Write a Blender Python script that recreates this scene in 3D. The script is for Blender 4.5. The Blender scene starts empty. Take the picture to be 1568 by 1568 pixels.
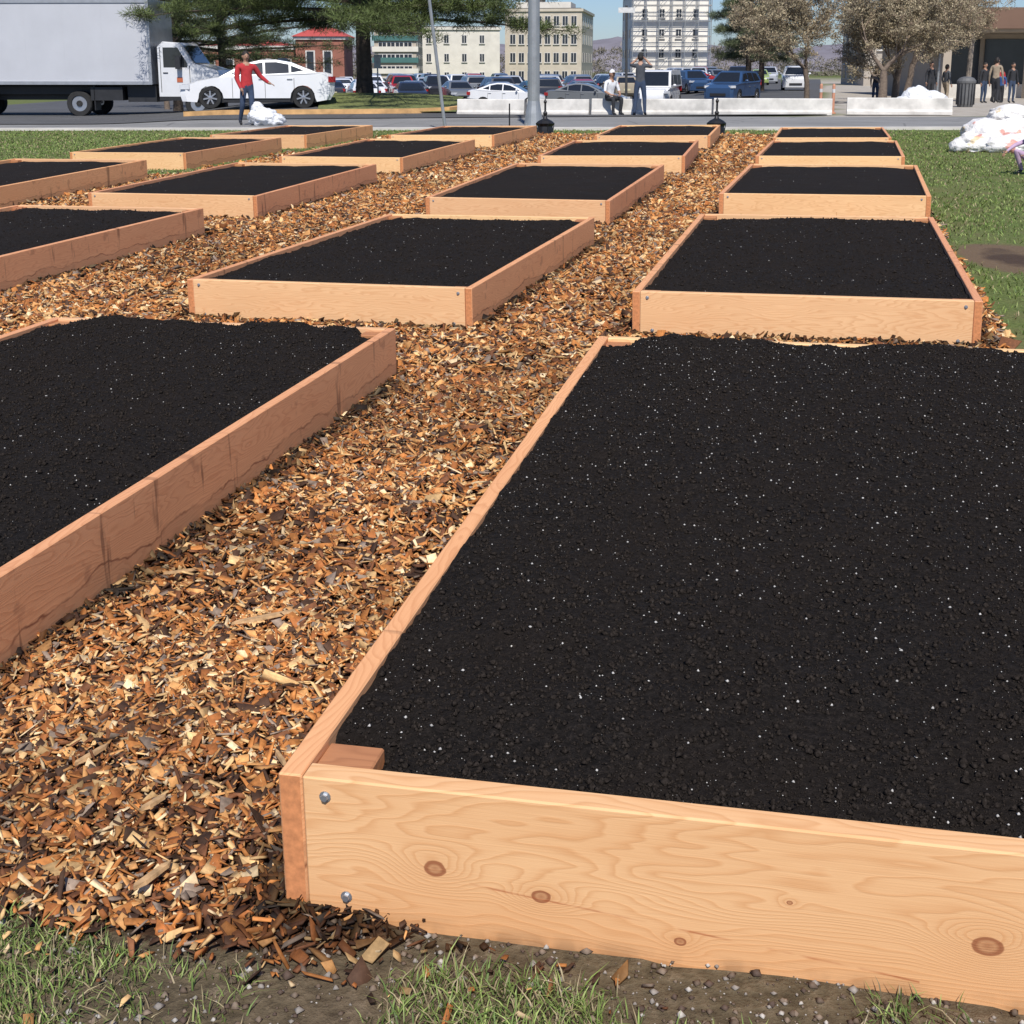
import bpy, bmesh, math, random
import numpy as np
from mathutils import Matrix, Vector
RS=np.random.RandomState(7); random.seed(7)
S=bpy.context.scene
COL=S.collection
# ------------------------------------------------------------ node helpers
def new_mat(name):
    m=bpy.data.materials.new(name); m.use_nodes=True
    nt=m.node_tree; b=nt.nodes["Principled BSDF"]
    return m,nt,b
def N(nt,t,**k):
    n=nt.nodes.new(t)
    for a,v in k.items():
        if a.startswith('_'): n.inputs[a[1:].replace('_',' ')].default_value=v
        else: setattr(n,a,v)
    return n
def L(nt,a,b): nt.links.new(a,b)
def M(nt,op,a,b=None,c=None,clamp=False):
    n=nt.nodes.new('ShaderNodeMath'); n.operation=op; n.use_clamp=clamp
    for i,x in enumerate((a,b,c)):
        if x is None: continue
        if isinstance(x,(int,float)): n.inputs[i].default_value=x
        else: L(nt,x,n.inputs[i])
    return n.outputs[0]
def mixc(nt,f,a,b,mode='MIX'):
    n=nt.nodes.new('ShaderNodeMix'); n.data_type='RGBA'; n.blend_type=mode
    for s,x in ((n.inputs[0],f),(n.inputs[6],a),(n.inputs[7],b)):
        if isinstance(x,(int,float)): s.default_value=x
        elif isinstance(x,tuple): s.default_value=(*x[:3],1)
        else: L(nt,x,s)
    return n.outputs[2]
def ramp(nt,f,stops):
    n=nt.nodes.new('ShaderNodeValToRGB'); L(nt,f,n.inputs[0]); cr=n.color_ramp
    while len(cr.elements)<len(stops): cr.elements.new(0.5)
    for e,(p,c) in zip(cr.elements,stops):
        e.position=p; e.color=(*c,1) if isinstance(c,tuple) else (c,c,c,1)
    return n.outputs[0]
def noise(nt,vec,scale,detail=4,rough=.55,dist=0):
    n=N(nt,'ShaderNodeTexNoise'); n.inputs['Scale'].default_value=scale;n.inputs['Detail'].default_value=detail
    n.inputs['Roughness'].default_value=rough;n.inputs['Distortion'].default_value=dist
    if vec is not None: L(nt,vec,n.inputs['Vector'])
    return n.outputs[0]
def bump(nt,b,h,strength=.5,dist=.01):
    n=N(nt,'ShaderNodeBump'); n.inputs['Strength'].default_value=strength;n.inputs['Distance'].default_value=dist
    L(nt,h,n.inputs['Height']); L(nt,n.outputs[0],b.inputs['Normal'])
def mapped(nt,vec,sc,loc=(0,0,0)):
    n=N(nt,'ShaderNodeMapping'); n.inputs['Scale'].default_value=sc; n.inputs['Location'].default_value=loc
    L(nt,vec,n.inputs['Vector']); return n.outputs[0]
def simple(name,col,rough=.7,metal=0,var=.15,scale=6,bmp=0,bd=.01,coat=0,spec=None):
    m,nt,b=new_mat(name)
    tc=N(nt,'ShaderNodeTexCoord'); f=noise(nt,tc.outputs['Object'],scale,5)
    lo=tuple(c*(1-var) for c in col); hi=tuple(min(1,c*(1+var)) for c in col)
    L(nt,ramp(nt,f,[(.3,lo),(.7,hi)]),b.inputs['Base Color'])
    b.inputs['Roughness'].default_value=rough; b.inputs['Metallic'].default_value=metal
    if coat: b.inputs['Coat Weight'].default_value=coat; b.inputs['Coat Roughness'].default_value=.05
    if spec is not None: b.inputs['Specular IOR Level'].default_value=spec
    if bmp: bump(nt,b,f,bmp,bd)
    return m
def vcol_mat(name,rough=.8,var=.25,scale=60,spec=.3,bmp=0,stretch=None):
    m,nt,b=new_mat(name)
    a=N(nt,'ShaderNodeAttribute'); a.attribute_name='Col'
    tc=N(nt,'ShaderNodeTexCoord'); f=noise(nt,tc.outputs['Object'],scale,3)
    g=ramp(nt,f,[(.25,1-var),(.75,1+var)])
    L(nt,mixc(nt,1.0,a.outputs['Color'],g,'MULTIPLY'),b.inputs['Base Color'])
    b.inputs['Roughness'].default_value=rough; b.inputs['Specular IOR Level'].default_value=spec
    if bmp: bump(nt,b,f,bmp,.003)
    return m
# ------------------------------------------------------------ mesh helpers
def empty(name,loc=(0,0,0)):
    e=bpy.data.objects.new(name,None); e.location=loc; e.empty_display_size=.2; COL.objects.link(e); return e
def addobj(name,me,mats,parent=None,smooth=False):
    for m in (mats if isinstance(mats,(list,tuple)) else [mats]): me.materials.append(m)
    o=bpy.data.objects.new(name,me); COL.objects.link(o)
    if parent is not None: o.parent=parent
    if smooth: me.polygons.foreach_set('use_smooth',np.ones(len(me.polygons),dtype=bool))
    return o
def npmesh(name,V,F,mats,parent=None,col=None,smooth=False,midx=None):
    V=np.asarray(V,dtype=np.float32).reshape(-1,3); F=np.asarray(F,dtype=np.int32); k=F.shape[1]; m=len(F)
    me=bpy.data.meshes.new(name)
    me.vertices.add(len(V)); me.vertices.foreach_set('co',V.ravel())
    me.loops.add(m*k); me.loops.foreach_set('vertex_index',F.ravel())
    me.polygons.add(m); me.polygons.foreach_set('loop_start',np.arange(0,m*k,k,dtype=np.int32))
    try: me.polygons.foreach_set('loop_total',np.full(m,k,dtype=np.int32))
    except Exception: pass
    me.update(calc_edges=True)
    o=addobj(name,me,mats,parent,smooth)
    if midx is not None: me.polygons.foreach_set('material_index',np.asarray(midx,dtype=np.int32))
    if col is not None:
        ca=me.color_attributes.new('Col','FLOAT_COLOR','POINT')
        c=np.ones((len(V),4),dtype=np.float32); c[:,:3]=col; ca.data.foreach_set('color',c.ravel())
    return o
class MB:
    def __init__(s): s.v=[];s.f=[];s.m=[]
    def add(s,vs,fs,mi=0,T=None):
        o=len(s.v)
        for p in vs: s.v.append(tuple(T@Vector(p)) if T is not None else tuple(p))
        for f in fs: s.f.append([i+o for i in f]); s.m.append(mi)
    def box(s,x0,x1,y0,y1,z0,z1,mi=0,T=None):
        vs=[(x,y,z) for z in (z0,z1) for y in (y0,y1) for x in (x0,x1)]
        s.add(vs,[(0,2,3,1),(4,5,7,6),(0,1,5,4),(2,6,7,3),(0,4,6,2),(1,3,7,5)],mi,T)
    def tube(s,p0,p1,r0,r1,n=10,mi=0,T=None,cap=True):
        p0=Vector(p0);p1=Vector(p1);d=(p1-p0).normalized()
        a=d.orthogonal().normalized();b=d.cross(a)
        vs=[]
        for p,r in((p0,r0),(p1,r1)):
            for i in range(n):
                t=2*math.pi*i/n; vs.append(p+a*math.cos(t)*r+b*math.sin(t)*r)
        fs=[(i,(i+1)%n,n+(i+1)%n,n+i) for i in range(n)]
        if cap: fs+= [tuple(range(n))[::-1],tuple(range(n,2*n))]
        s.add(vs,fs,mi,T)
    def lathe(s,prof,c=(0,0,0),axis='z',n=16,mi=0,T=None):
        vs=[]
        for r,h in prof:
            for i in range(n):
                t=2*math.pi*i/n; a,b=r*math.cos(t),r*math.sin(t)
                p=(a,b,h) if axis=='z' else ((a,h,b) if axis=='y' else (h,a,b))
                vs.append((p[0]+c[0],p[1]+c[1],p[2]+c[2]))
        fs=[]
        for j in range(len(prof)-1):
            for i in range(n): fs.append((j*n+i,j*n+(i+1)%n,(j+1)*n+(i+1)%n,(j+1)*n+i))
        s.add(vs,fs,mi,T)
    def ell(s,c,r,n=10,k=7,mi=0,T=None,zmin=-1):
        prof=[(max(1e-4,math.cos(a)),math.sin(a)) for a in np.linspace(math.asin(zmin) ,math.pi/2,k)]
        vs=[]
        for rr,h in prof:
            for i in range(n):
                t=2*math.pi*i/n; vs.append((c[0]+r[0]*rr*math.cos(t),c[1]+r[1]*rr*math.sin(t),c[2]+r[2]*h))
        fs=[(j*n+i,j*n+(i+1)%n,(j+1)*n+(i+1)%n,(j+1)*n+i) for j in range(k-1) for i in range(n)]
        s.add(vs,fs,mi,T)
    def build(s,name,mats,parent=None,smooth=False):
        me=bpy.data.meshes.new(name); me.from_pydata(s.v,[],s.f); me.update()
        o=addobj(name,me,mats,parent,smooth)
        me.polygons.foreach_set('material_index',np.array(s.m,dtype=np.int32)); 
        return o
def hashr(ix,iy,seed):
    h=(ix.astype(np.int64)*374761393+iy.astype(np.int64)*668265263+seed*1442695041)&0xffffffff
    h=((h^(h>>13))*1274126177)&0xffffffff
    return ((h^(h>>16))&0xffffff)/float(0xffffff)
def vnoise(x,y,sc,seed=0):
    x=np.asarray(x)*sc;y=np.asarray(y)*sc; ix=np.floor(x);iy=np.floor(y);fx=x-ix;fy=y-iy
    fx=fx*fx*(3-2*fx);fy=fy*fy*(3-2*fy)
    a=hashr(ix,iy,seed);b=hashr(ix+1,iy,seed);c=hashr(ix,iy+1,seed);d=hashr(ix+1,iy+1,seed)
    return (a*(1-fx)+b*fx)*(1-fy)+(c*(1-fx)+d*fx)*fy-.5
def fbm(x,y,sc,oct=4,seed=0,g=.5):
    r=0;a=1
    for i in range(oct): r=r+a*vnoise(x,y,sc*2**i,seed+i*17); a*=g
    return r
def sstep(a,b,x):
    t=np.clip((x-a)/(b-a),0,1); return t*t*(3-2*t)
# ------------------------------------------------------------ survey data of the beds (metres)
A_,B_,TH,W0,L0,HB=.0133,.0051,.2390,1.818,3.370,.235
BEDS={'41':(-0.37,1.88,0.102,-0.024,-0.00,0.04,0.000),'42':(0.64,6.80,0.005,-0.000,-0.06,0.20,0.001),
'43':(1.89,11.91,-0.000,0.020,0.03,-0.00,0.002),'44':(3.07,16.56,-0.005,0.013,-0.01,0.01,-0.003),
'45':(4.11,20.76,-0.030,-0.005,-0.02,-0.01,-0.003),'31':(-3.05,3.16,-0.009,-0.015,-0.02,0.00,-0.005),
'32':(-1.93,7.65,-0.037,0.021,-0.05,0.10,-0.002),'33':(-0.82,12.40,-0.049,0.019,-0.04,0.05,0.019),
'34':(0.33,16.84,0.013,-0.049,0.06,-0.11,-0.000),'35':(1.33,21.24,0.012,-0.037,0.03,-0.06,0.001),
'22':(-5.23,8.27,0.007,0.017,0.00,0.00,0.004),'23':(-4.23,13.04,-0.024,0.021,0.02,-0.12,0.017),
'24':(-3.19,18.01,-0.032,0.023,-0.02,-0.00,0.013),'25':(-2.09,22.37,0.005,-0.006,0.03,-0.06,-0.004),
'13':(-7.04,13.22,0.036,-0.002,0.02,0.00,0.017),'14':(-6.39,19.01,-0.000,0.002,0.02,-0.04,0.007),
'15':(-5.31,23.19,0.006,0.002,0.00,0.00,0.000),
'21':(-6.15,3.75,0.0,0.0,0,0,0),'12':(-8.2,9.0,0.0,0.0,0,0,0)}
cT,sT=math.cos(TH),math.sin(TH)
def bed_frame(k):
    x0,y0,dz,dth,dW,dL,db=BEDS[k]
    th=TH+dth; a=A_; b=B_+db
    n=Vector((-a,-b,1)).normalized(); v=Vector((math.sin(th),math.cos(th),0)); v.z=a*v.x+b*v.y; v.normalize()
    u=v.cross(n)
    P=Vector((x0,y0,a*x0+B_*y0+dz))
    return P,u,v,n,W0+dW,L0+dL
FR={k:bed_frame(k) for k in BEDS}
def bed_local(k,x,y):
    P,u,v,n,W,L_=FR[k]; c,s=v.y,v.x; nn=math.hypot(c,s); c/=nn;s/=nn
    dx=x-P.x;dy=y-P.y
    return dx*c-dy*s, dx*s+dy*c, W, L_
def G(x,y):
    x=np.asarray(x,dtype=float);y=np.asarray(y,dtype=float)
    xc=np.clip(x,-14,14); t=y*cT+xc*sT
    lawn=A_*xc+B_*np.clip(y,-10,40)
    num=0;den=.12
    for k in BEDS:
        p,q,W,L_=bed_local(k,x,y)
        ex=np.maximum(np.maximum(-p,p-W),0);ey=np.maximum(np.maximum(-q,q-L_),0)
        w=np.exp(-((ex**2+ey**2)/.45**2)); x0,y0,dz,_,_,_,db=BEDS[k]
        num=num+w*(dz+db*(np.clip(y,y0-1,y0+5)-y0)); den=den+w
    lawn=lawn+num/den
    road=.03+.009*xc-.13*sstep(-8.5,-12,x)
    z=lawn+(road-lawn)*sstep(27.3,36,t)
    lot=-.9+.7*sstep(6,16,x-(y-60)*.05)
    z=z+(lot-z)*sstep(48,64,y)
    z=z+.5*np.exp(-((x+5)/5.)**2-((y-47)/4.6)**2)
    return z
def Gf(x,y): return float(G(x,y))
def in_beds(x,y,pad=0.0):
    r=np.zeros(np.shape(x),bool)
    for k in BEDS:
        p,q,W,L_=bed_local(k,x,y); r|=(p>-pad)&(p<W+pad)&(q>-pad)&(q<L_+pad)
    return r
def st(x,y): return x*cT-y*sT, x*sT+y*cT
def chipmask(x,y):
    s,t=st(x,y)
    e=fbm(x,y,1.6,4,3)
    lo=1.66+e*.14
    right=.90+.06*e
    m=sstep(lo-.10,lo+.10,t)*(1-sstep(right-.05,right+.05,s))*(1-sstep(25.2,25.5,t+e*.5))
    m=m*sstep(-8.6,-8.3,s+e*.4)
    m=m*(1-sstep(-.74,-.55,s+.1*e)*(t<2.2))
    return m
# ------------------------------------------------------------ materials
def wood_mat(name,light,dark,knots=(),stain=False,red=.0):
    m,nt,b=new_mat(name)
    tc=N(nt,'ShaderNodeTexCoord'); oi=N(nt,'ShaderNodeObjectInfo')
    off=M(nt,'MULTIPLY',oi.outputs['Random'],37.0)
    cmb=N(nt,'ShaderNodeCombineXYZ'); 
    for i in range(3): L(nt,off,cmb.inputs[i])
    va=N(nt,'ShaderNodeVectorMath'); va.operation='ADD'; L(nt,tc.outputs['Object'],va.inputs[0])
    L(nt,cmb.outputs[0],va.inputs[1]); P=va.outputs[0]
    sx=N(nt,'ShaderNodeSeparateXYZ'); L(nt,tc.outputs['Object'],sx.inputs[0]); X,Yc,Z=sx.outputs
    n1=noise(nt,mapped(nt,P,(.9,3,5)),1.5,3,.5)
    n2=noise(nt,mapped(nt,P,(4,30,60)),1.0,2,.5)
    field=M(nt,'ADD',M(nt,'MULTIPLY',Z,14.0),M(nt,'MULTIPLY',n1,6.0))
    field=M(nt,'ADD',field,M(nt,'MULTIPLY',n2,.16)); field=M(nt,'ADD',field,M(nt,'MULTIPLY',Yc,12.0))
    core=None; halo=None
    for (kx,kz,kr,amp) in knots:
        dx=M(nt,'SUBTRACT',X,kx); dz=M(nt,'SUBTRACT',Z,kz)
        d2=M(nt,'ADD',M(nt,'POWER',M(nt,'DIVIDE',dx,kr*3.6),2.0),M(nt,'POWER',M(nt,'DIVIDE',dz,kr*1.9),2.0))
        g=M(nt,'EXPONENT',M(nt,'MULTIPLY',d2,-1.0))
        field=M(nt,'ADD',field,M(nt,'MULTIPLY',g,amp))
        wob=M(nt,'MULTIPLY',M(nt,'SUBTRACT',n2,.5),.6)
        d=M(nt,'ADD',wob,M(nt,'SQRT',M(nt,'ADD',M(nt,'POWER',M(nt,'DIVIDE',dx,kr*1.1),2.0),M(nt,'POWER',M(nt,'DIVIDE',dz,kr*.8),2.0))))
        c=ramp(nt,d,[(.0,.75),(.45,.5),(.72,.95),(.9,.9),(1.0,0.0)]); core=c if core is None else M(nt,'MAXIMUM',core,c)
        halo=g if halo is None else M(nt,'MAXIMUM',halo,g)
    rings=M(nt,'FRACT',M(nt,'MULTIPLY',field,3.9))
    ring=ramp(nt,rings,[(0,0.0),(.5,.2),(.86,1.0),(1.0,0.0)])
    fib=noise(nt,mapped(nt,P,(6,200,420)),1.0,3,.6)
    blot=noise(nt,mapped(nt,P,(1.2,4,7)),1.0,3,.5)
    c=mixc(nt,ramp(nt,blot,[(.35,0.0),(.7,1.0)]),light,tuple(l*.8+d*.2 for l,d in zip(light,dark)))
    c=mixc(nt,M(nt,'MULTIPLY',ring,.42),c,dark)
    c=mixc(nt,M(nt,'MULTIPLY',ramp(nt,fib,[(.4,0.0),(.75,1.0)]),.2),c,dark)
    if halo is not None:
        low=ramp(nt,M(nt,'ADD',Z,M(nt,'MULTIPLY',M(nt,'SUBTRACT',n1,.5),.10)),[(.03,1.0),(.13,0.0)])
        c=mixc(nt,M(nt,'MULTIPLY',low,.4),c,(.72,.34,.13))
        c=mixc(nt,M(nt,'MULTIPLY',halo,.25),c,(.62,.30,.12))
        c=mixc(nt,core,c,(.33,.12,.05))
        sl=M(nt,'ABSOLUTE',M(nt,'SUBTRACT',Z,M(nt,'ADD',M(nt,'SUBTRACT',.150,M(nt,'MULTIPLY',X,.11)),M(nt,'MULTIPLY',M(nt,'SUBTRACT',blot,.5),.03))))
        w=M(nt,'SUBTRACT',1.0,M(nt,'DIVIDE',sl,.0028),clamp=True)
        nn=noise(nt,mapped(nt,tc.outputs['Object'],(7,1,1)),1.3,3)
        xw=M(nt,'MULTIPLY',M(nt,'GREATER_THAN',X,.27),M(nt,'LESS_THAN',X,.95))
        c=mixc(nt,M(nt,'MULTIPLY',M(nt,'MULTIPLY',w,xw),ramp(nt,nn,[(.42,0.0),(.55,.85)])),c,(.42,.12,.04))
    if stain:
        ww=noise(nt,mapped(nt,P,(1.6,1,2)),2.2,4,.6)
        lim=M(nt,'ADD',.085,M(nt,'MULTIPLY',M(nt,'SUBTRACT',ww,.5),.13))
        below=M(nt,'SUBTRACT',lim,Z)
        st_=ramp(nt,M(nt,'MULTIPLY_ADD',below,60.0,.5,clamp=True),[(0,0.0),(1,.35)])
        edge=M(nt,'SUBTRACT',1.0,M(nt,'DIVIDE',M(nt,'ABSOLUTE',below),.006),clamp=True)
        en=noise(nt,mapped(nt,P,(5,1,5)),1.0,3,.6)
        c=mixc(nt,st_,c,(.42,.21,.11)); c=mixc(nt,M(nt,'MULTIPLY',edge,ramp(nt,en,[(.35,.15),(.6,.85)])),c,(.17,.05,.025))
        vm=noise(nt,mapped(nt,P,(15,1,1.8)),1.0,3,.6)
        c=mixc(nt,ramp(nt,vm,[(.625,0.0),(.69,.65)]),c,(.17,.08,.045))
        bl=noise(nt,mapped(nt,P,(9,1,9)),1.0,2,.5)
        c=mixc(nt,ramp(nt,bl,[(.66,0.0),(.72,.4)]),c,(.30,.13,.07))
    dirt=M(nt,'SUBTRACT',1.0,M(nt,'DIVIDE',Z,.05),clamp=True)
    dn=noise(nt,mapped(nt,P,(12,12,12)),1.0,3)
    c=mixc(nt,M(nt,'MULTIPLY',dirt,ramp(nt,dn,[(.4,0.0),(.6,.75)])),c,(.09,.055,.035))
    hv=N(nt,'ShaderNodeHueSaturation'); L(nt,c,hv.inputs['Color'])
    L(nt,M(nt,'MULTIPLY_ADD',oi.outputs['Random'],.2,.9),hv.inputs['Value'])
    L(nt,M(nt,'MULTIPLY_ADD',oi.outputs['Random'],.014,.494),hv.inputs['Hue'])
    L(nt,hv.outputs[0],b.inputs['Base Color']); b.inputs['Roughness'].default_value=.68; b.inputs['Specular IOR Level'].default_value=.25
    bump(nt,b,M(nt,'ADD',fib,M(nt,'MULTIPLY',ring,.5)),.3,.0012)
    return m
KN=[(.215,.135,.019,2.0),(.385,.108,.015,1.6),(.60,.060,.009,.9),(1.04,.118,.021,2.3),(.76,.15,.0045,.5)]
wood_front=wood_mat('fir_front_knotty',(.86,.53,.265),(.60,.26,.085),knots=KN)
wood_f=wood_mat('fir_board_pale',(.86,.54,.285),(.58,.26,.10))
wood_s=wood_mat('fir_board_side',(.80,.40,.20),(.52,.20,.085),stain=True)
wood_end=simple('fir_end_grain',(.58,.23,.09),.8,var=.25,scale=60)
wood_post=wood_mat('fir_post',(.50,.22,.10),(.28,.11,.05))
bolt_m=simple('galvanised_bolt',(.45,.47,.5),.45,.8,var=.1)
def soil_material():
    m,nt,b=new_mat('potting_soil'); tc=N(nt,'ShaderNodeTexCoord'); P=tc.outputs['Object']
    f=noise(nt,P,90,6,.7); g=noise(nt,P,3,3); h=noise(nt,P,420,3,.6)
    c=ramp(nt,f,[(.3,(.006,.0052,.0048)),(.55,(.026,.0215,.019)),(.78,(.066,.054,.046))])
    c=mixc(nt,ramp(nt,g,[(.4,0.0),(.75,.5)]),c,(.030,.022,.017))
    L(nt,c,b.inputs['Base Color']); b.inputs['Roughness'].default_value=.95; b.inputs['Specular IOR Level'].default_value=.1
    bump(nt,b,M(nt,'ADD',f,M(nt,'MULTIPLY',h,.4)),1.0,.016)
    return m
soil_m=soil_material()
crumb_m=simple('soil_crumb',(.027,.022,.019),.95,var=.6,scale=200,spec=.0,bmp=.8,bd=.004)
perl_m=simple('perlite',(.46,.44,.41),.9,var=.3,scale=60)
OCT=np.array([(1,0,0),(0,1,0),(-1,0,0),(0,-1,0),(0,0,1),(0,0,-1)],float)
OCF=np.array([(0,1,4),(1,2,4),(2,3,4),(3,0,4),(1,0,5),(2,1,5),(3,2,5),(0,3,5)])
def blobs(C,R,jit=.4,flat=.8,rng=RS):
    n=len(C); V=OCT[None]*(1+jit*(rng.rand(n,6,1)*2-1)); V=V+jit*.5*(rng.rand(n,6,3)-.5)
    a=rng.rand(n)*6.283; c,s=np.cos(a)[:,None],np.sin(a)[:,None]
    x=V[...,0]*c-V[...,1]*s;y=V[...,0]*s+V[...,1]*c;z=V[...,2]*flat
    V=np.stack([x,y,z],-1)*np.asarray(R)[:,None,None]+np.asarray(C)[:,None,:]
    F=(OCF[None]+(np.arange(n)*6)[:,None,None]).reshape(-1,3)
    return V.reshape(-1,3),F
# ------------------------------------------------------------ raised beds
def board(name,parent,x0,x1,y0,y1,z0,z1,mat,frame,long='x',bev=.003):
    bm=bmesh.new(); bmesh.ops.create_cube(bm,size=1)
    ln=(x1-x0) if long=='x' else (y1-y0); th=(y1-y0) if long=='x' else (x1-x0)
    for v_ in bm.verts: v_.co=Vector(((v_.co.x+.5)*ln,(v_.co.y+.5)*th,(v_.co.z+.5)*(z1-z0)))
    ends=[f for f in bm.faces if abs(f.normal.x)>.9]
    for f in ends: f.material_index=1
    bmesh.ops.bevel(bm,geom=bm.edges[:],offset=bev,segments=1,affect='EDGES')
    me=bpy.data.meshes.new(name); bm.to_mesh(me); bm.free()
    o=addobj(name,me,[mat,wood_end],parent)
    if long=='x': o.matrix_local=Matrix.Translation((x0,y0,z0))
    else: o.matrix_local=Matrix.Translation((x1,y0,z0))@Matrix.Rotation(math.pi/2,4,'Z')
    return o
def make_bed(k,first=False):
    P,u,v,n,W,L_=FR[k]
    e=empty('raised_garden_bed')
    e.matrix_world=Matrix(((u.x,v.x,n.x,P.x),(u.y,v.y,n.y,P.y),(u.z,v.z,n.z,P.z),(0,0,0,1)))
    T=.04; g=.002
    board('side_board_left',e,0,T,0,L_,-.02,HB,wood_s,None,'y')
    board('side_board_right',e,W-T,W,0,L_,-.02,HB,wood_s,None,'y')
    board('front_board',e,T+g,W-T-g,-.004,T,-.035,HB+.001,wood_front if first else wood_f,None,'x')
    board('back_board',e,T+g,W-T-g,L_-T,L_,-.02,HB+.001,wood_f,None,'x')
    ph=HB-.012
    for i,(px,py) in enumerate(((T+g,T+g),(W-T-g-.095,T+g),(T+g,L_-T-g-.085),(W-T-g-.095,L_-T-g-.085))):
        board('corner_post_%d'%(i+1),e,px,px+.095,py,py+.085,0,ph,wood_post,None,'x')
    mb=MB()
    near=P.y<9
    for bx,bz in ((.08,.205),(.108,.03),(W-.08,.205),(W-.108,.03)):
        if near or bz>.1:
            mb.tube((bx,-.0045,bz),(bx,-.006,bz),.0095,.0095,12); mb.tube((bx,-.006,bz),(bx,-.0115,bz),.0065,.006,6)
    mb.build('bolts',bolt_m,e)
    res={'41':.010,'31':.014,'42':.025,'32':.025}.get(k,.06)
    w=W-2*T;l=L_-2*T
    nx=int(w/res);ny=int(l/res)
    X,Y=np.meshgrid(np.linspace(T,W-T,nx),np.linspace(T,L_-T,ny))
    sd=int(k)
    d=np.minimum(np.minimum(X-T,W-T-X),np.minimum(Y-T,L_-T-Y))
    if k in('41','31'): edge,top=-.014,.012
    elif k in ('42','32','22'): edge,top=-.032,.004
    else: edge,top=-.03,-.004
    Z=HB+edge+(top-edge)*sstep(0,.35,d)+.014*fbm(X+sd,Y,1.7,3,sd)
    if near: Z=Z+.016*fbm(X+sd,Y,7,3,sd+5)+.014*np.abs(fbm(X,Y+sd,22,4,sd+9))
    else: Z=Z+.012*fbm(X+sd,Y,7,2,sd+5)
    for cx,cy in ((T,T),(W-T,T),(T,L_-T),(W-T,L_-T)):
        rr=np.maximum(np.abs(X-cx)/.12,np.abs(Y-cy)/.115); Z=Z-.035*(1-sstep(.75,1.15,rr+.25*fbm(X,Y,14,2,sd)))
    Z=np.maximum(Z,.02)
    if k in('41','31'):
        Z=Z+.022*np.exp(-((L_-T-Y)/.22)**2)*(1+1.2*fbm(X,Y,6,3,3))*(d>.0)*sstep(.05,.3,np.minimum(X,W-X))
    idx=np.arange(nx*ny).reshape(ny,nx)
    F=np.stack([idx[:-1,:-1],idx[:-1,1:],idx[1:,1:],idx[1:,:-1]],-1).reshape(-1,4)
    npmesh('soil',np.stack([X,Y,Z],-1),F,soil_m,e,smooth=True)
    cnt={'41':60000,'31':17000,'42':7000,'32':6000,'22':3000}.get(k,0)
    def surf(px,py):
        i=np.clip(((px-T)/w*(nx-1)).round().astype(int),0,nx-1); j=np.clip(((py-T)/l*(ny-1)).round().astype(int),0,ny-1); return Z[j,i]
    if cnt:
        px=T+.01+RS.rand(cnt)*(w-.02);py=T+.01+RS.rand(cnt)**(1.35 if k=='41' else 1)*(l-.02)
        R=.0012+.0066*RS.rand(cnt)**8+ (.0008 if k=='41' else .0028)
        Vv,Fv=blobs(np.stack([px,py,surf(px,py)+R*.3],-1),R,.5,.8); npmesh('soil_clods',Vv,Fv,crumb_m,e)
    cnt={'41':4200,'31':1500,'42':500,'32':500,'22':250}.get(k,60)
    px=T+.01+RS.rand(cnt)*(w-.02);py=T+.01+RS.rand(cnt)*(l-.02)
    q=1.0 if k=='41' else (1.0 if k=='31' else 1.2)
    R=(.0007+.0030*RS.rand(cnt)**5)*q*(1 if near else 1.3)
    Vv,Fv=blobs(np.stack([px,py,surf(px,py)+R*.5+.0012],-1),R,.35,.8); npmesh('perlite',Vv,Fv,perl_m,e)
    return e
for k in BEDS: make_bed(k,k=='41')
# ------------------------------------------------------------ ground sheet
def axis(parts):
    a=[]
    for lo,hi,stp in parts: a.append(np.arange(lo,hi,stp))
    return np.concatenate(a)
xs=axis([(-900,-100,80),(-100,-30,5),(-30,-12,1),(-12,-4,.15),(-4,8,.1),(8,30,1),(30,100,5),(100,901,80)])
ys=axis([(-40,-2,4),(-2,1,.5),(1,10,.1),(10,30,.2),(30,70,.5),(70,150,4),(150,1500,90)])
X,Y=np.meshgrid(xs,ys); Z=G(X,Y)
near=(Y<28)&(np.abs(X)<14)
Z=Z+np.where(near,.012*fbm(X,Y,2.5,4,11),0)-np.where(in_beds(X,Y,-.06),.02,0)
cm=chipmask(X,Y)
def mudf(x,y): return np.exp(-(((x-3.62-(y-9.3)*.1)/.38)**2+((y-9.3)/.85)**2)**1.5)
mud=mudf(X,Y)
bnd=9.5+.23*(Y-40)
paved=((X>bnd)&(Y>36)&(Y<170)).astype(float)
colr=np.stack([cm,np.clip(mud,0,1),paved],-1).reshape(-1,3)
idx=np.arange(X.size).reshape(X.shape)
F=np.stack([idx[:-1,:-1],idx[:-1,1:],idx[1:,1:],idx[1:,:-1]],-1).reshape(-1,4)
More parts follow.
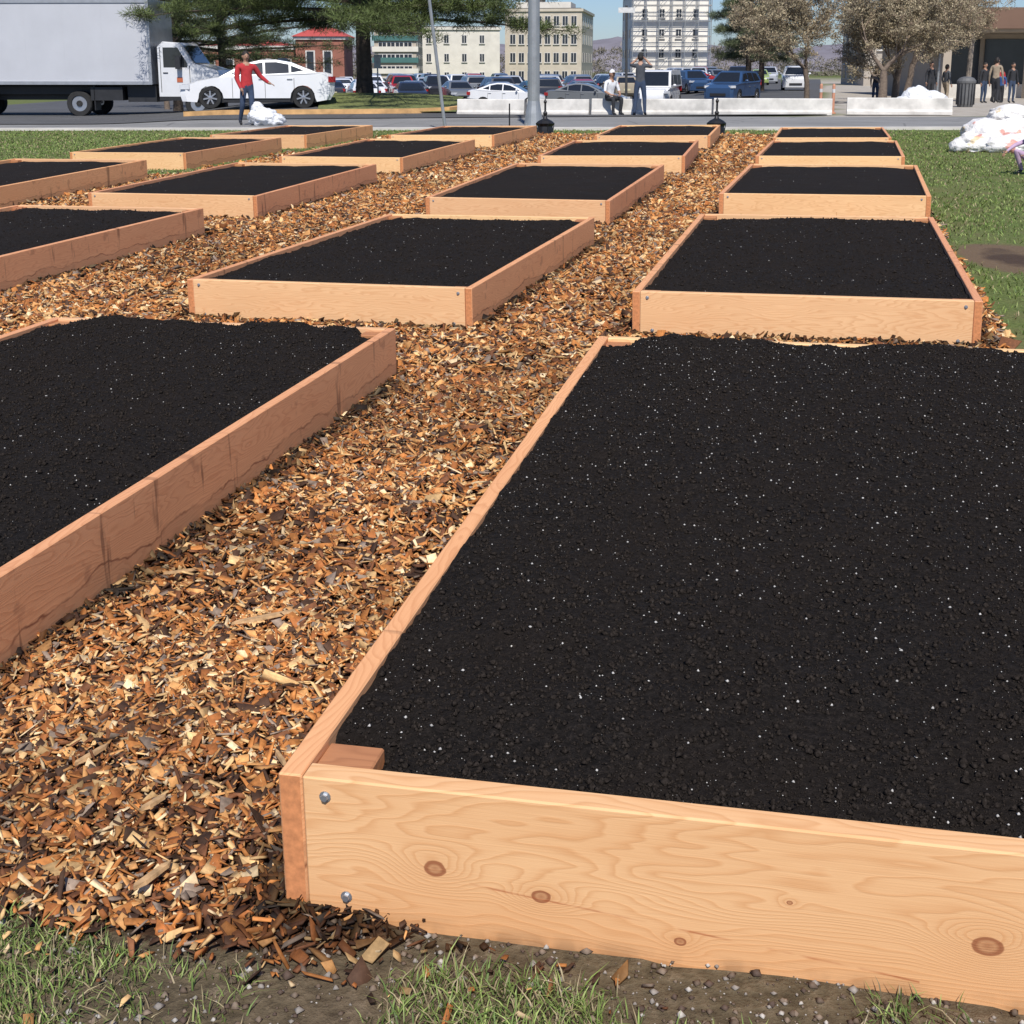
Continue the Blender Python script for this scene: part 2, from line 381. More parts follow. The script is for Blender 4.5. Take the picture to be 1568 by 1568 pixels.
def ground_material():
    m,nt,b=new_mat('ground_surface'); tc=N(nt,'ShaderNodeTexCoord'); P=tc.outputs['Object']
    a=N(nt,'ShaderNodeAttribute'); a.attribute_name='Col'; s=N(nt,'ShaderNodeSeparateColor'); L(nt,a.outputs['Color'],s.inputs[0])
    n1=noise(nt,P,2.2,5); n2=noise(nt,P,35,5,.65); n3=noise(nt,P,.35,4)
    grass=ramp(nt,n2,[(.3,(.065,.085,.024)),(.55,(.13,.165,.048)),(.8,(.20,.21,.085))])
    grass=mixc(nt,ramp(nt,n1,[(.45,0.0),(.72,.6)]),grass,(.18,.14,.075))
    dirt=ramp(nt,n2,[(.3,(.06,.040,.028)),(.6,(.13,.090,.065)),(.8,(.24,.18,.13))])
    vo=N(nt,'ShaderNodeTexVoronoi'); vo.inputs['Scale'].default_value=40; L(nt,P,vo.inputs['Vector'])
    chips=ramp(nt,M(nt,'MULTIPLY',vo.outputs['Distance'],1.0),[(.0,(.22,.10,.04)),(.4,(.12,.055,.025)),(.8,(.02,.011,.008))])
    chips=mixc(nt,n2,chips,(.035,.02,.012))
    sx=N(nt,'ShaderNodeSeparateXYZ'); L(nt,P,sx.inputs[0])
    c=grass
    nf=ramp(nt,M(nt,'ADD',M(nt,'MULTIPLY',sx.outputs[1],-.5),1.75),[(0,0.0),(.5,.85)])
    c=mixc(nt,nf,c,dirt)
    mm=M(nt,'ADD',s.outputs[1],M(nt,'MULTIPLY',M(nt,'SUBTRACT',n1,.5),.7))
    c=mixc(nt,ramp(nt,mm,[(.35,0.0),(.55,.9)]),c,(.16,.105,.07))
    c=mixc(nt,ramp(nt,mm,[(.85,0.0),(1.0,.8)]),c,(.05,.032,.025))
    c=mixc(nt,ramp(nt,M(nt,'ADD',s.outputs[0],M(nt,'MULTIPLY',M(nt,'SUBTRACT',n2,.5),.5)),[(.45,0.0),(.55,1.0)]),c,chips)
    c=mixc(nt,s.outputs[2],c,ramp(nt,n1,[(.3,(.34,.30,.25)),(.7,(.46,.42,.36))]))
    L(nt,c,b.inputs['Base Color']); b.inputs['Roughness'].default_value=.95; b.inputs['Specular IOR Level'].default_value=.2
    bump(nt,b,n2,.8,.02); return m
ground_m=ground_material()
npmesh('ground',np.stack([X,Y,Z],-1),F,ground_m,None,col=colr,smooth=True)
# ------------------------------------------------------------ sheets (road, lot, kerb)
def asphalt(name,c,v=.2):
    m,nt,b=new_mat(name); tc=N(nt,'ShaderNodeTexCoord'); P=tc.outputs['Object']
    f=noise(nt,P,.5,5,.6);g=noise(nt,P,60,3)
    k=ramp(nt,f,[(.3,tuple(x*(1-v) for x in c)),(.7,tuple(x*(1+v) for x in c))])
    vo=N(nt,'ShaderNodeTexVoronoi'); vo.feature='DISTANCE_TO_EDGE'; vo.inputs['Scale'].default_value=.35; L(nt,P,vo.inputs['Vector'])
    k=mixc(nt,ramp(nt,vo.outputs['Distance'],[(.0,.5),(.012,0.0)]),k,(.03,.03,.03))
    L(nt,mixc(nt,M(nt,'MULTIPLY',g,.4),k,tuple(x*.6 for x in c)),b.inputs['Base Color']); b.inputs['Roughness'].default_value=.9; bump(nt,b,g,.4,.01); return m
asph=asphalt('asphalt_worn',(.25,.245,.235)); asph2=asphalt('asphalt_lot',(.09,.09,.092))
conc=simple('concrete',(.55,.52,.47),.85,var=.18,scale=2,bmp=.2)
white_c=simple('concrete_painted_white',(.60,.575,.53),.85,var=.25,scale=2.5,bmp=.3)
yel=simple('kerb_paint_orange',(.58,.34,.14),.8,var=.3,scale=3)
paint_w=simple('road_paint',(.6,.6,.58),.8,var=.2)
def sheet(name,fx,fy,a,b_,na,nb,mat,lift):
    Aa,Bb=np.meshgrid(np.linspace(*a,na),np.linspace(*b_,nb)); Xs=fx(Aa,Bb);Ys=fy(Aa,Bb)
    i=np.arange(na*nb).reshape(nb,na); F=np.stack([i[:-1,:-1],i[:-1,1:],i[1:,1:],i[1:,:-1]],-1).reshape(-1,4)
    return npmesh(name,np.stack([Xs,Ys,G(Xs,Ys)+lift],-1),F,mat,None,smooth=True)
fxs=lambda s,t:s*cT+t*sT; fys=lambda s,t:-s*sT+t*cT
sheet('road',fxs,fys,(-50,60),(27.6,37.2),220,40,asph,.03)
def lotx(a,b): return -32+(9.5+.23*(b-40)+32)*a
sheet('parking_lot',lotx,lambda a,b:b,(0,1),(37.5,190),90,300,asph2,.05)
def kerb(name,pts,w,h,mat,lift=0):
    mb=MB(); pts=[Vector((*p,0)) for p in pts]
    P=[];n=len(pts)
    for i,p in enumerate(pts):
        d=(pts[min(i+1,n-1)]-pts[max(i-1,0)]).normalized(); q=Vector((-d.y,d.x,0))*w/2
        z=Gf(p.x,p.y)+lift
        P.append([(p.x-q.x,p.y-q.y,z-.1),(p.x-q.x,p.y-q.y,z+h),(p.x+q.x,p.y+q.y,z+h),(p.x+q.x,p.y+q.y,z-.1)])
    vs=[v for r in P for v in r]; fs=[]
    for i in range(n-1):
        for j in range(3): fs.append((4*i+j,4*i+j+1,4*(i+1)+j+1,4*(i+1)+j))
    fs+=[(0,1,2,3),(4*n-4,4*n-1,4*n-2,4*n-3)]
    mb.add(vs,fs); return mb.build(name,mat)
kerb('kerb',[(fxs(s,27.45),fys(s,27.45)) for s in np.linspace(-50,60,140)],.45,.05,conc,.0)
IS=[(-10.2,41.4),(-9.0,40.7),(-7,40.2),(-5,40.0),(-3,40.1),(-2,40.7),(-1.6,41.6)]
kerb('kerb_painted',IS,.22,.14,yel,.05)
gx,gy=np.meshgrid(np.linspace(-5.9,-1.7,40),np.linspace(40.1,52,60))
grass_isl=simple('island_turf',(.14,.16,.05),.95,var=.5,scale=8,bmp=.5,bd=.03)
i=np.arange(gx.size).reshape(gx.shape); F=np.stack([i[:-1,:-1],i[:-1,1:],i[1:,1:],i[1:,:-1]],-1).reshape(-1,4)
npmesh('traffic_island',np.stack([gx-(gy-40)*.12*(gx<-4),gy,G(gx,gy)+.1],-1),F,grass_isl,smooth=True)
bdir=Vector((1,-.2,0)).normalized()
for (x0,x1) in ((-1.62,.38),(.46,2.28),(2.36,5.78),(5.84,9.1),(9.5,12.3)):
    mb=MB(); l=(x1-x0)/bdir.x
    h=.46
    prof=[(-.17,0),(-.17,.08),(-.11,.14),(-.09,h-.02),(-.07,h),(.07,h),(.09,h-.02),(.11,.14),(.17,.08),(.17,0)]
    T=Matrix.Translation((x0,39.5-.2*x0,Gf((x0+x1)/2,39)+.03))@Matrix.Rotation(math.atan2(bdir.y,bdir.x),4,'Z')
    vs=[(x,y,z) for x in (0,l) for y,z in prof]; n=len(prof)
    mb.add(vs,[(j,n+j,n+j+1,j+1) for j in range(n-1)]+[tuple(range(n)),tuple(range(2*n-1,n-1,-1))],0,T)
    mb.build('concrete_barrier',white_c)
# ------------------------------------------------------------ wood chips
def zone_pts(y0,y1,dens):
    n=int(dens*(y1-y0)*(y1*.9+1.2)); x=(RS.rand(n)*2-1)*(y1*.45+.6); y=y0+RS.rand(n)*(y1-y0)
    k=(np.abs(x)<y*.45+.6)&(RS.rand(n)<chipmask(x,y))&~in_beds(x,y,.0)
    return x[k],y[k]
CX=[];CY=[];CS=[]
for y0,y1,dn,sz in ((1.2,3.2,9500,.0125),(3.2,6,5000,.0155),(6,11,2300,.021),(11,17,1500,.025),(17,27,750,.032)):
    x,y=zone_pts(y0,y1,dn); CX.append(x);CY.append(y);CS.append(np.full(len(x),sz))
n=900; x=-1.25+RS.rand(n)*1.5; y=1.35+RS.rand(n)*.6; s_,t_=st(x,y); k=(~in_beds(x,y,.005))&(RS.rand(n)<np.exp(-np.maximum(1.72-t_,0)/.10))&(t_<1.72+.0*s_)
CX.append(x[k]);CY.append(y[k]);CS.append(np.full(k.sum(),.010))
CX=np.concatenate(CX);CY=np.concatenate(CY);CS=np.concatenate(CS)
n=len(CX)
sz=CS*(.35+1.3*RS.rand(n)**1.8); big=RS.rand(n)<.010; sz=np.where(big&(CY<7),sz*2.0,sz)
asp=.18+.55*RS.rand(n)**1.3; lg=RS.rand(n)<.05; asp=np.where(lg,.09,asp); sz=np.where(lg,sz*1.9,sz); hl=sz; hw=sz*asp; th=CS*(.05+.13*RS.rand(n))
q=np.array([(-1,-1),(1,-1),(1,1),(-1,1)],float)
pl=q[None]*(1+.55*(RS.rand(n,4,2)-.5)*2)
px=pl[...,0]*hl[:,None];py=pl[...,1]*hw[:,None]
V=np.zeros((n,8,3)); V[:,:4,0]=px;V[:,:4,1]=py;V[:,:4,2]=-th[:,None];V[:,4:,0]=px*.93;V[:,4:,1]=py*.9;V[:,4:,2]=th[:,None]*(1+.6*(RS.rand(n,4)-.5))
def rot(V,ax,a):
    c,s=np.cos(a)[:,None],np.sin(a)[:,None]; i,j=[(1,2),(2,0),(0,1)][ax]
    R=V.copy();R[...,i]=V[...,i]*c-V[...,j]*s;R[...,j]=V[...,i]*s+V[...,j]*c;return R
V=rot(V,0,RS.randn(n)*.6);V=rot(V,1,RS.randn(n)*.42);V=rot(V,2,RS.rand(n)*6.283)
zz=G(CX,CY)+.012*fbm(CX,CY,2.5,4,11)+.008+CS*.75*RS.rand(n)+.010*fbm(CX,CY,6,3,2)
V+=np.stack([CX,CY,zz],-1)[:,None,:]
cf=np.array([(4,5,6,7),(0,1,5,4),(1,2,6,5),(2,3,7,6),(3,0,4,7),(3,2,1,0)])
F=(cf[None]+(np.arange(n)*8)[:,None,None]).reshape(-1,4)
pal=np.array([(.46,.18,.05),(.56,.28,.10),(.66,.42,.19),(.34,.12,.035),(.20,.08,.035),(.075,.038,.022),(.27,.20,.15),(.74,.55,.32)])
pr=np.array([.18,.17,.12,.13,.13,.15,.07,.05]); ci=RS.choice(len(pal),n,p=pr)
c=pal[ci]*(.7+.6*RS.rand(n,1))
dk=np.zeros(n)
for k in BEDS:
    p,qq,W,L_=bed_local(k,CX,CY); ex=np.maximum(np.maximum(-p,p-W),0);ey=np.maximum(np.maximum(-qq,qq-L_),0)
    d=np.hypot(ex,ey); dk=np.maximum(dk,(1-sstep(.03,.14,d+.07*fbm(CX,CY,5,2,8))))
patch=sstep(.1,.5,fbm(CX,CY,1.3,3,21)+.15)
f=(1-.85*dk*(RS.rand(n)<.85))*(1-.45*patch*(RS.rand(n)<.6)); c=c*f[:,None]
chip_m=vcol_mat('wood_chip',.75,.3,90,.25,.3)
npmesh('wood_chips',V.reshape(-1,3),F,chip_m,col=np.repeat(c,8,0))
sp=MB()
for (x,y,l,w,a) in ((-.60,3.05,.12,.013,.7),(-.86,2.42,.055,.009,1.2),(-.66,2.16,.035,.009,1.1),(-.95,3.5,.05,.007,.6),(-.60,1.93,.05,.010,1.15),(-.45,2.3,.04,.006,2.0)):
    T=Matrix.Translation((x,y,Gf(x,y)+.032))@Matrix.Rotation(a,4,'Z')@Matrix.Rotation(.1,4,'Y')
    vs=[(-l,-w*.3,0),(-l*.5,-w,0),(l*.7,-w*.7,0),(l,0,0),(l*.6,w*.8,0),(-l*.8,w*.7,0)]
    vt=[(x_*.97,y_*.7,.006) for x_,y_,_ in vs]
    sp.add(vs+vt,[(5,4,3,2,1,0),(6,7,8,9,10,11)]+[(i,(i+1)%6,6+(i+1)%6,6+i) for i in range(6)],0,T)
sp.build('wood_splinters',simple('splinter',(.50,.31,.15),.8,var=.35,scale=40,bmp=.5,bd=.004))
# ------------------------------------------------------------ grass blades
def blades(name,x,y,h,w,col,mat,lean=.5,zoff=0):
    n=len(x); a=RS.rand(n)*6.283; z=G(x,y)+zoff
    dx,dy=np.cos(a),np.sin(a); lx=RS.randn(n)*lean*h; ly=RS.randn(n)*lean*h
    V=np.zeros((n,5,3))
    V[:,0]=np.stack([x-dx*w,y-dy*w,z],-1);V[:,1]=np.stack([x+dx*w,y+dy*w,z],-1)
    V[:,2]=np.stack([x+dx*w*.8+lx*.4,y+dy*w*.8+ly*.4,z+h*.6],-1);V[:,3]=np.stack([x-dx*w*.8+lx*.4,y-dy*w*.8+ly*.4,z+h*.6],-1)
    V[:,4]=np.stack([x+lx,y+ly,z+h*(.95)],-1)
    b=np.arange(n)*5
    F=np.concatenate([np.stack([b,b+1,b+2],-1),np.stack([b,b+2,b+3],-1),np.stack([b+3,b+2,b+4],-1)])
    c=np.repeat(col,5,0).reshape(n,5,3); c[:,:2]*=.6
    npmesh(name,V.reshape(-1,3),F,mat,col=c.reshape(-1,3))
blade_m=vcol_mat('grass_blade',.6,.2,30,.3)
def gcol(n,dead=.2):
    g=np.array([(.20,.28,.07),(.15,.22,.055),(.27,.33,.10),(.11,.17,.04)])[RS.randint(0,4,n)]
    d=np.array([(.38,.31,.18),(.30,.24,.14)])[RS.randint(0,2,n)]
    return np.where((RS.rand(n)<dead)[:,None],d,g)*(.8+.4*RS.rand(n,1))
n=90000; x=-1.3+RS.rand(n)*3.0; y=1.1+RS.rand(n)*.95
s,t=st(x,y); k=(t<1.80)&~in_beds(x,y,.02); m=fbm(x,y,3.6,4,31)+.32-.75*sstep(1.56,1.74,t)
k&=RS.rand(n)<np.clip(m*3.0,0,1)
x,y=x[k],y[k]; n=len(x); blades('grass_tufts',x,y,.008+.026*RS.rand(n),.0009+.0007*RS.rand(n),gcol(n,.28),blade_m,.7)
n=230000; y=5+26*RS.rand(n)**.8; x=y*(-.5)+RS.rand(n)*(y*1.0+.6)
s,t=st(x,y); k=(t<27.2)&(chipmask(x,y)<.4)&~in_beds(x,y,.02)
k&=RS.rand(n)>mudf(x,y)*1.6
k&=RS.rand(n)<np.clip(.68+1.3*fbm(x,y,.9,3,5),.05,1)
x,y=x[k],y[k];n=len(x)
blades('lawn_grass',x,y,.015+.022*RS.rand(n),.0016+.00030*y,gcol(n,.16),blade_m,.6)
n=10000; x=-1.3+RS.rand(n)*3.2;y=1.2+RS.rand(n)*.85
s,t=st(x,y); k=(t<1.82)&~in_beds(x,y,.004); x,y=x[k],y[k]; n=len(x); R=.0018+.0075*RS.rand(n)**3
Vv,Fv=blobs(np.stack([x,y,G(x,y)+R*.4+.012*fbm(x,y,2.5,4,11)],-1),R,.3,.7)
pc=np.array([(.26,.23,.20),(.42,.39,.35),(.12,.085,.06),(.09,.06,.045),(.20,.15,.11)])[RS.choice(5,n,p=[.25,.10,.25,.2,.2])]
npmesh('pebbles',Vv,Fv,vcol_mat('pebble',.8,.3,80),col=np.repeat(pc,6,0))
# ------------------------------------------------------------ trees
def tubes(name,segs,mat,parent=None,ns=6,col=None):
    P0=np.array([s[0] for s in segs],float);P1=np.array([s[1] for s in segs],float);R0=np.array([s[2] for s in segs]);R1=np.array([s[3] for s in segs])
    D=P1-P0; D/=np.linalg.norm(D,axis=1)[:,None]+1e-9
    ref=np.where(np.abs(D[:,2:3])>.9,np.array([[1.,0,0]]),np.array([[0,0,1.]]))
    A=np.cross(D,ref);A/=np.linalg.norm(A,axis=1)[:,None];B=np.cross(D,A)
    a=np.arange(ns)*2*math.pi/ns; ca,sa=np.cos(a)[None,:,None],np.sin(a)[None,:,None]
    r=A[:,None]*ca+B[:,None]*sa
    V=np.concatenate([P0[:,None]+r*R0[:,None,None],P1[:,None]+r*R1[:,None,None]],1)
    j=np.arange(ns);f=np.stack([j,(j+1)%ns,ns+(j+1)%ns,ns+j],-1)
    F=(f[None]+(np.arange(len(segs))*2*ns)[:,None,None]).reshape(-1,4)
    return npmesh(name,V.reshape(-1,3),F,mat,parent,smooth=True)
bark=simple('pine_bark',(.06,.045,.035),.95,var=.4,scale=9,bmp=.8,bd=.03)
bark2=simple('grey_bark',(.17,.13,.10),.95,var=.3,scale=12,bmp=.6,bd=.02)
twig_m=simple('twigs_budding',(.30,.225,.16),.95,var=.3,scale=4)
needle_m=vcol_mat('pine_needles',.6,.2,5,.3)
def needles(name,C,R,per,ln,wd,base,parent,rng,light=1.0):
    n=len(C); CC=np.repeat(C,per,0); RR=np.repeat(R,per)
    d=rng.randn(n*per,3); d/=np.linalg.norm(d,axis=1)[:,None]
    rr=RR*rng.rand(n*per)**.5; p=CC+d*rr[:,None]*np.array([1,1,.45]); 
    dd=d+rng.randn(n*per,3)*.6; dd[:,2]+=.3; dd/=np.linalg.norm(dd,axis=1)[:,None]
    w=np.cross(dd,rng.randn(n*per,3)); w/=np.linalg.norm(w,axis=1)[:,None]
    ll=ln*(.6+.8*rng.rand(n*per))
    V=np.stack([p-w*wd,p+w*wd,p+dd*ll[:,None]],1)
    F=np.arange(n*per*3).reshape(-1,3)
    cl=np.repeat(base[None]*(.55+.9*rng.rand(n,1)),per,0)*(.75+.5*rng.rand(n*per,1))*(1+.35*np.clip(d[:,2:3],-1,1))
    npmesh(name,V.reshape(-1,3),F,needle_m,parent,col=np.repeat(cl,3,0))
def pine(loc,H,r0,zlow,Rc,seed,nl=46,dens=1.0,per=55,ln=.16,base=(.075,.105,.03),droop=0,pw=1.0):
    rng=np.random.RandomState(seed); e=empty('pine_tree',loc); segs=[];C=[];R=[]
    p=np.array([0,0,-.3]); nseg=14
    for i in range(nseg):
        z0=-.3+(H+.3)*i/nseg; z1=-.3+(H+.3)*(i+1)/nseg
        q=np.array([.05*math.sin(i*1.3+seed)*i*.3,.04*math.cos(i+seed)*i*.3,z1]); rr=lambda z:r0*(1-.85*max(z,0)/H)
        segs.append((p,q,rr(z0)*(1.25 if i==0 else 1),rr(z1))); p=q
    for i in range(nl):
        f=((i+.5)/nl)**pw; z=zlow+(H-zlow)*f; a=i*2.399+rng.rand()*.6
        ll=Rc*(1-f)**.7*(.65+.5*rng.rand())+.4
        d=np.array([math.cos(a),math.sin(a),0]); p=np.array([0,0,z]); rb=.035+.05*(1-f)
        m=6
        up=.25-droop-.1*(1-f)+.1*rng.randn()*.5
        for j in range(m):
            q=p+d*ll/m+np.array([rng.randn()*.08,rng.randn()*.08,(up-.10*j/m*2.2)*ll/m+rng.randn()*.03]); segs.append((p,q,rb*(1-j/m*.85),rb*(1-(j+1)/m*.85)))
            if j>=1 or f>.6:
                for _ in range(int(2*dens)+1):
                    side=np.array([-d[1],d[0],0])*rng.choice([-1,1]); tl=(.4+.9*rng.rand())*ll/5
                    e2=q+side*tl*.8+d*tl*.5+np.array([0,0,.12*rng.randn()+.05]); segs.append((q,e2,.014,.006))
                    for c_ in range(int(3*dens)):
                        C.append(q+(e2-q)*rng.rand()*1.1+rng.randn(3)*.1); R.append(.18+.22*rng.rand())
            p=q
        C.append(p);R.append(.3)
    tubes('trunk_and_limbs',segs,bark,e,7)
    needles('needles',np.array(C),np.array(R),per,ln,.011,np.array(base),e,rng)
    return e
pine((-5.2,47.0,Gf(-5.2,47)+.0),13,.30,2.6,6.2,3,nl=66,dens=2.0,per=42,base=(.08,.105,.032),droop=.10,pw=1.5)
pine((-15.6,62,Gf(-15.6,62)),14,.24,2.0,6.0,8,nl=52,dens=1.3,per=40,ln=.2,base=(.06,.08,.03),pw=1.3)
pine((-13.9,64,Gf(-13.9,64)),13,.22,3.0,5.5,12,nl=44,dens=1.3,per=40,ln=.2,base=(.06,.08,.03),pw=1.3)
pine((15.6,88,Gf(15.6,88)),12,.22,2.0,2.4,21,nl=50,dens=1,per=45,ln=.24,base=(.10,.12,.06))
pine((17.6,94,Gf(17.6,94)),13,.22,2.0,2.6,22,nl=50,dens=1,per=45,ln=.24,base=(.10,.12,.06))
def baretree(loc,H,r0,seed,depth=6,spread=.55,tw=1.0,first=.25,mat=twig_m,minr=.008):
    rng=np.random.RandomState(seed); e=empty('bare_tree',loc); big=[];small=[]
    def gr(p,d,l,r,k):
        m=3
        for j in range(m):
            d=d+rng.randn(3)*.10; d[2]+=.02; d/=np.linalg.norm(d); q=p+d*l/m; r1=max(r*(1-.12),minr)
            (big if r>.03 else small).append((p,q,r,r1)); p=q;r=r1
            if k<depth-1 and j>0 and rng.rand()<.55:
                dd=d+rng.randn(3)*spread; dd/=np.linalg.norm(dd); gr(p,dd,l*.6,r*.5,k+2)
        if k<depth:
            for _ in range(rng.randint(2,4)):
                dd=d+rng.randn(3)*spread*np.array([1,1,.7]); dd[2]+=.08; dd/=np.linalg.norm(dd); gr(p,dd,l*(.66+.2*rng.rand()),max(r*.66,minr),k+1)
    gr(np.array([0,0,-.2]),np.array([0.,0,1]),H*first,r0,0)
    tubes('trunk_and_limbs',big,bark2,e,7)
    if small:
        tubes('twigs',small,mat,e,3)
        C=np.array([s_[1] for s_ in small]); C=C[rng.rand(len(C))<.8]
        needles('buds',C,np.full(len(C),.22),5,.10,.022,np.array((.30,.25,.16)),e,rng)
    return e
baretree((15.6,56,Gf(15.6,56)),11,.22,5,depth=7,spread=.62,first=.14,minr=.012)
baretree((17.3,60,Gf(17.3,60)),12,.20,9,depth=7,spread=.62,first=.15,minr=.012)
baretree((19.5,66,Gf(19.5,66)),13,.20,14,depth=7,spread=.6,first=.16,minr=.012)
baretree((14.2,64,Gf(14.2,64)),12,.16,33,depth=7,spread=.55,first=.16,minr=.012)
baretree((-19.5,75,Gf(-19.5,75)),13,.18,41,depth=6,spread=.5,first=.2,minr=.014)
# ------------------------------------------------------------ cars
glass=simple('car_glass',(.015,.018,.022),.06,var=.1,spec=.8); tyre=simple('tyre',(.02,.02,.02),.85,var=.2); rim=simple('alloy_rim',(.5,.5,.52),.3,.8,var=.1)
blackp=simple('black_trim',(.02,.02,.022),.5,var=.2); lampw=simple('headlight',(.6,.62,.65),.15,var=.1); lampr=simple('tail_light',(.35,.02,.02),.25,var=.1)
plate=simple('number_plate',(.6,.55,.35),.5,var=.1)
CM={}
def paint(nm,c):
    if nm not in CM: CM[nm]=simple('car_paint_'+nm,c,.3,0,.04,2,coat=.8)
    return CM[nm]
def arc(cx,cz,r,n=9): return [(cx+r*math.cos(a),cz+r*math.sin(a)) for a in np.linspace(0,math.pi,n)]
TYPES={
'sedan':dict(w=.89,fw=-1.40,rw=1.32,r=.33,top=[(-2.27,.42),(-2.25,.58),(-2.15,.70),(-1.8,.83),(-1.3,.92),(-1.0,.96),(0,1.0),(1.5,1.07),(2.0,1.08),(2.2,1.02),(2.27,.8),(2.25,.45),(2.12,.25)],
  cab=[(-1.12,.93),(-.75,1.13),(-.3,1.34),(.1,1.43),(.55,1.44),(1.0,1.36),(1.45,1.18),(1.78,1.05)],
  win=[[(-.80,1.02),(-.52,1.17),(-.20,1.31),(.16,1.37),(.16,1.03)],[(.22,1.03),(.22,1.375),(.55,1.38),(.92,1.31),(.92,1.06)],[(.98,1.07),(.98,1.28),(1.36,1.13)]]),
'suv':dict(w=.93,fw=-1.42,rw=1.38,r=.37,top=[(-2.3,.5),(-2.3,.8),(-2.15,.98),(-1.5,1.06),(-1.1,1.1),(1.9,1.14),(2.25,1.14),(2.32,.9),(2.3,.45),(2.15,.3)],
  cab=[(-1.2,1.06),(-.75,1.38),(-.45,1.62),(0,1.70),(1.6,1.68),(1.95,1.6),(2.22,1.12)],
  win=[[(-.85,1.15),(-.42,1.54),(.1,1.6),(.1,1.15)],[(.18,1.15),(.18,1.6),(.95,1.6),(.95,1.15)],[(1.03,1.15),(1.03,1.6),(1.65,1.56),(1.9,1.2)]]),
'van':dict(w=1.0,fw=-1.75,rw=1.65,r=.38,top=[(-2.65,.5),(-2.65,.85),(-2.5,1.05),(-1.9,1.2),(2.6,1.25),(2.68,.9),(2.68,.4),(2.5,.35)],
  cab=[(-2.0,1.16),(-1.5,1.75),(-1.2,2.02),(-.8,2.1),(2.45,2.1),(2.6,2.0),(2.64,1.22)],
  win=[[(-1.6,1.3),(-1.2,1.85),(-.7,1.88),(-.7,1.3)],[(-.5,1.3),(-.5,1.85),(.9,1.85),(.9,1.3)],[(1.05,1.3),(1.05,1.85),(2.3,1.85),(2.3,1.3)]]),
}
def car_mesh(kind,col,name='car_body'):
    D=TYPES[kind]; w=D['w']; mb=MB(); r=D['r']; ra=r+.055
    bot=[]
    for cx in (D['rw'],D['fw']): bot+= [(x,max(z,.2)) for x,z in arc(cx,r-.02,ra)]
    out=D['top']+[(D['rw']+ra+.05,.2)]+bot+[(D['fw']-ra-.05,.2),(D['top'][0][0]+.06,.22)]
    n=len(out); zc=.62
    lay=[(-w,.035,.93),(-w+.05,.0,.985),(-w+.16,-.01,1),(w-.16,-.01,1),(w-.05,0,.985),(w,.035,.93)]
    vs=[];xm=2.2
    for y,ins,sc in lay:
        for x,z in out:
            kx=1-(.06 if abs(y)>w-.1 else (.0))*(abs(x)/xm)**4
            zz=zc+(z-zc)*sc if z>zc else z
            yy=y*(1-.10*max(0,(abs(x)-1.6)/.7)**2)
            vs.append((x*kx,yy,zz))
    fs=[]
    m=len(lay)
    for a in range(m-1):
        for i in range(n): fs.append((a*n+i,a*n+(i+1)%n,(a+1)*n+(i+1)%n,(a+1)*n+i))
    fs+= [tuple(range(n))[::-1],tuple(range((m-1)*n,m*n))]
    mb.add(vs,fs,0)
    mb.box(D['fw']-ra,D['rw']+ra,-w+.12,w-.12,.18,.55,3)
    cab=D['cab']; zb=min(z for _,z in cab); zt=max(z for _,z in cab)
    yw=lambda z:(w-.035)-.26*max(0,(z-zb-.03))/(zt-zb)*(1.0 if kind!='van' else .5)
    vs=[];k=len(cab)
    for sgn in (-1,1):
        for x,z in cab: vs.append((x,sgn*yw(z),z))
    for sgn in (-1,1):
        for x,z in cab: vs.append((x,sgn*(yw(z)-.14),z+.02))
    fs=[]
    for i in range(k-1):
        fs+= [(i,i+1,2*k+i+1,2*k+i),(2*k+i,2*k+i+1,3*k+i+1,3*k+i),(3*k+i,3*k+i+1,k+i+1,k+i)]
    mb.add(vs,fs+[tuple(range(k))[::-1],tuple(range(k,2*k))],0)
    for wn in D['win']:
        for sgn in (-1,1):
            mb.add([(x,sgn*(yw(z)+.006),z) for x,z in wn],[tuple(range(len(wn)))],1)
    def strip(i0,i1,f0,f1,off):
        a=Vector((cab[i0][0],0,cab[i0][1]+.02));b=Vector((cab[i1][0],0,cab[i1][1]+.02))
        p=a.lerp(b,f0);q=a.lerp(b,f1); nrm=Vector((-(b-a).z,0,(b-a).x)).normalized()*off
        if nrm.z<0: nrm=-nrm
        p+=nrm;q+=nrm
        mb.add([(p.x,-yw(p.z)+.12,p.z),(p.x,yw(p.z)-.12,p.z),(q.x,yw(q.z)-.12,q.z),(q.x,-yw(q.z)+.12,q.z)],[(0,1,2,3)],1)
    strip(0,1,.12,1.0,.008); strip(1,2,0,.9,.008); strip(len(cab)-2,len(cab)-1,.08,.9,.008)
    if kind=='sedan': strip(len(cab)-3,len(cab)-2,.25,1,.008)
    for cx in (D['fw'],D['rw']):
        for sgn in (-1,1):
            y0=sgn*(w-.20);y1=sgn*(w-.005)
            mb.lathe([(r*.6,y0),(r*.96,y0),(r,y0*.9+y1*.1),(r,y0*.15+y1*.85),(r*.95,y1),(r*.68,y1),(r*.66,y1-sgn*.03)],(cx,0,r),'y',20,2)
            mb.lathe([(r*.66,y1-sgn*.03),(r*.58,y1-sgn*.02),(r*.56,y1-sgn*.06),(.01,y1-sgn*.05)],(cx,0,r),'y',20,3)
            for q in range(7):
                T=Matrix.Translation((cx,y1-sgn*.03,r))@Matrix.Rotation(q*2*math.pi/7,4,'Y')
                mb.box(-.022,.022,-.015,.015,.0,r*.62,4,T)
            mb.lathe([(.06,y1-sgn*.045),(.06,y1-sgn*.005),(.01,y1-sgn*.0)],(cx,0,r),'y',10,4)
    fx=D['top'][0][0];zl=D['top'][1][1]+.06
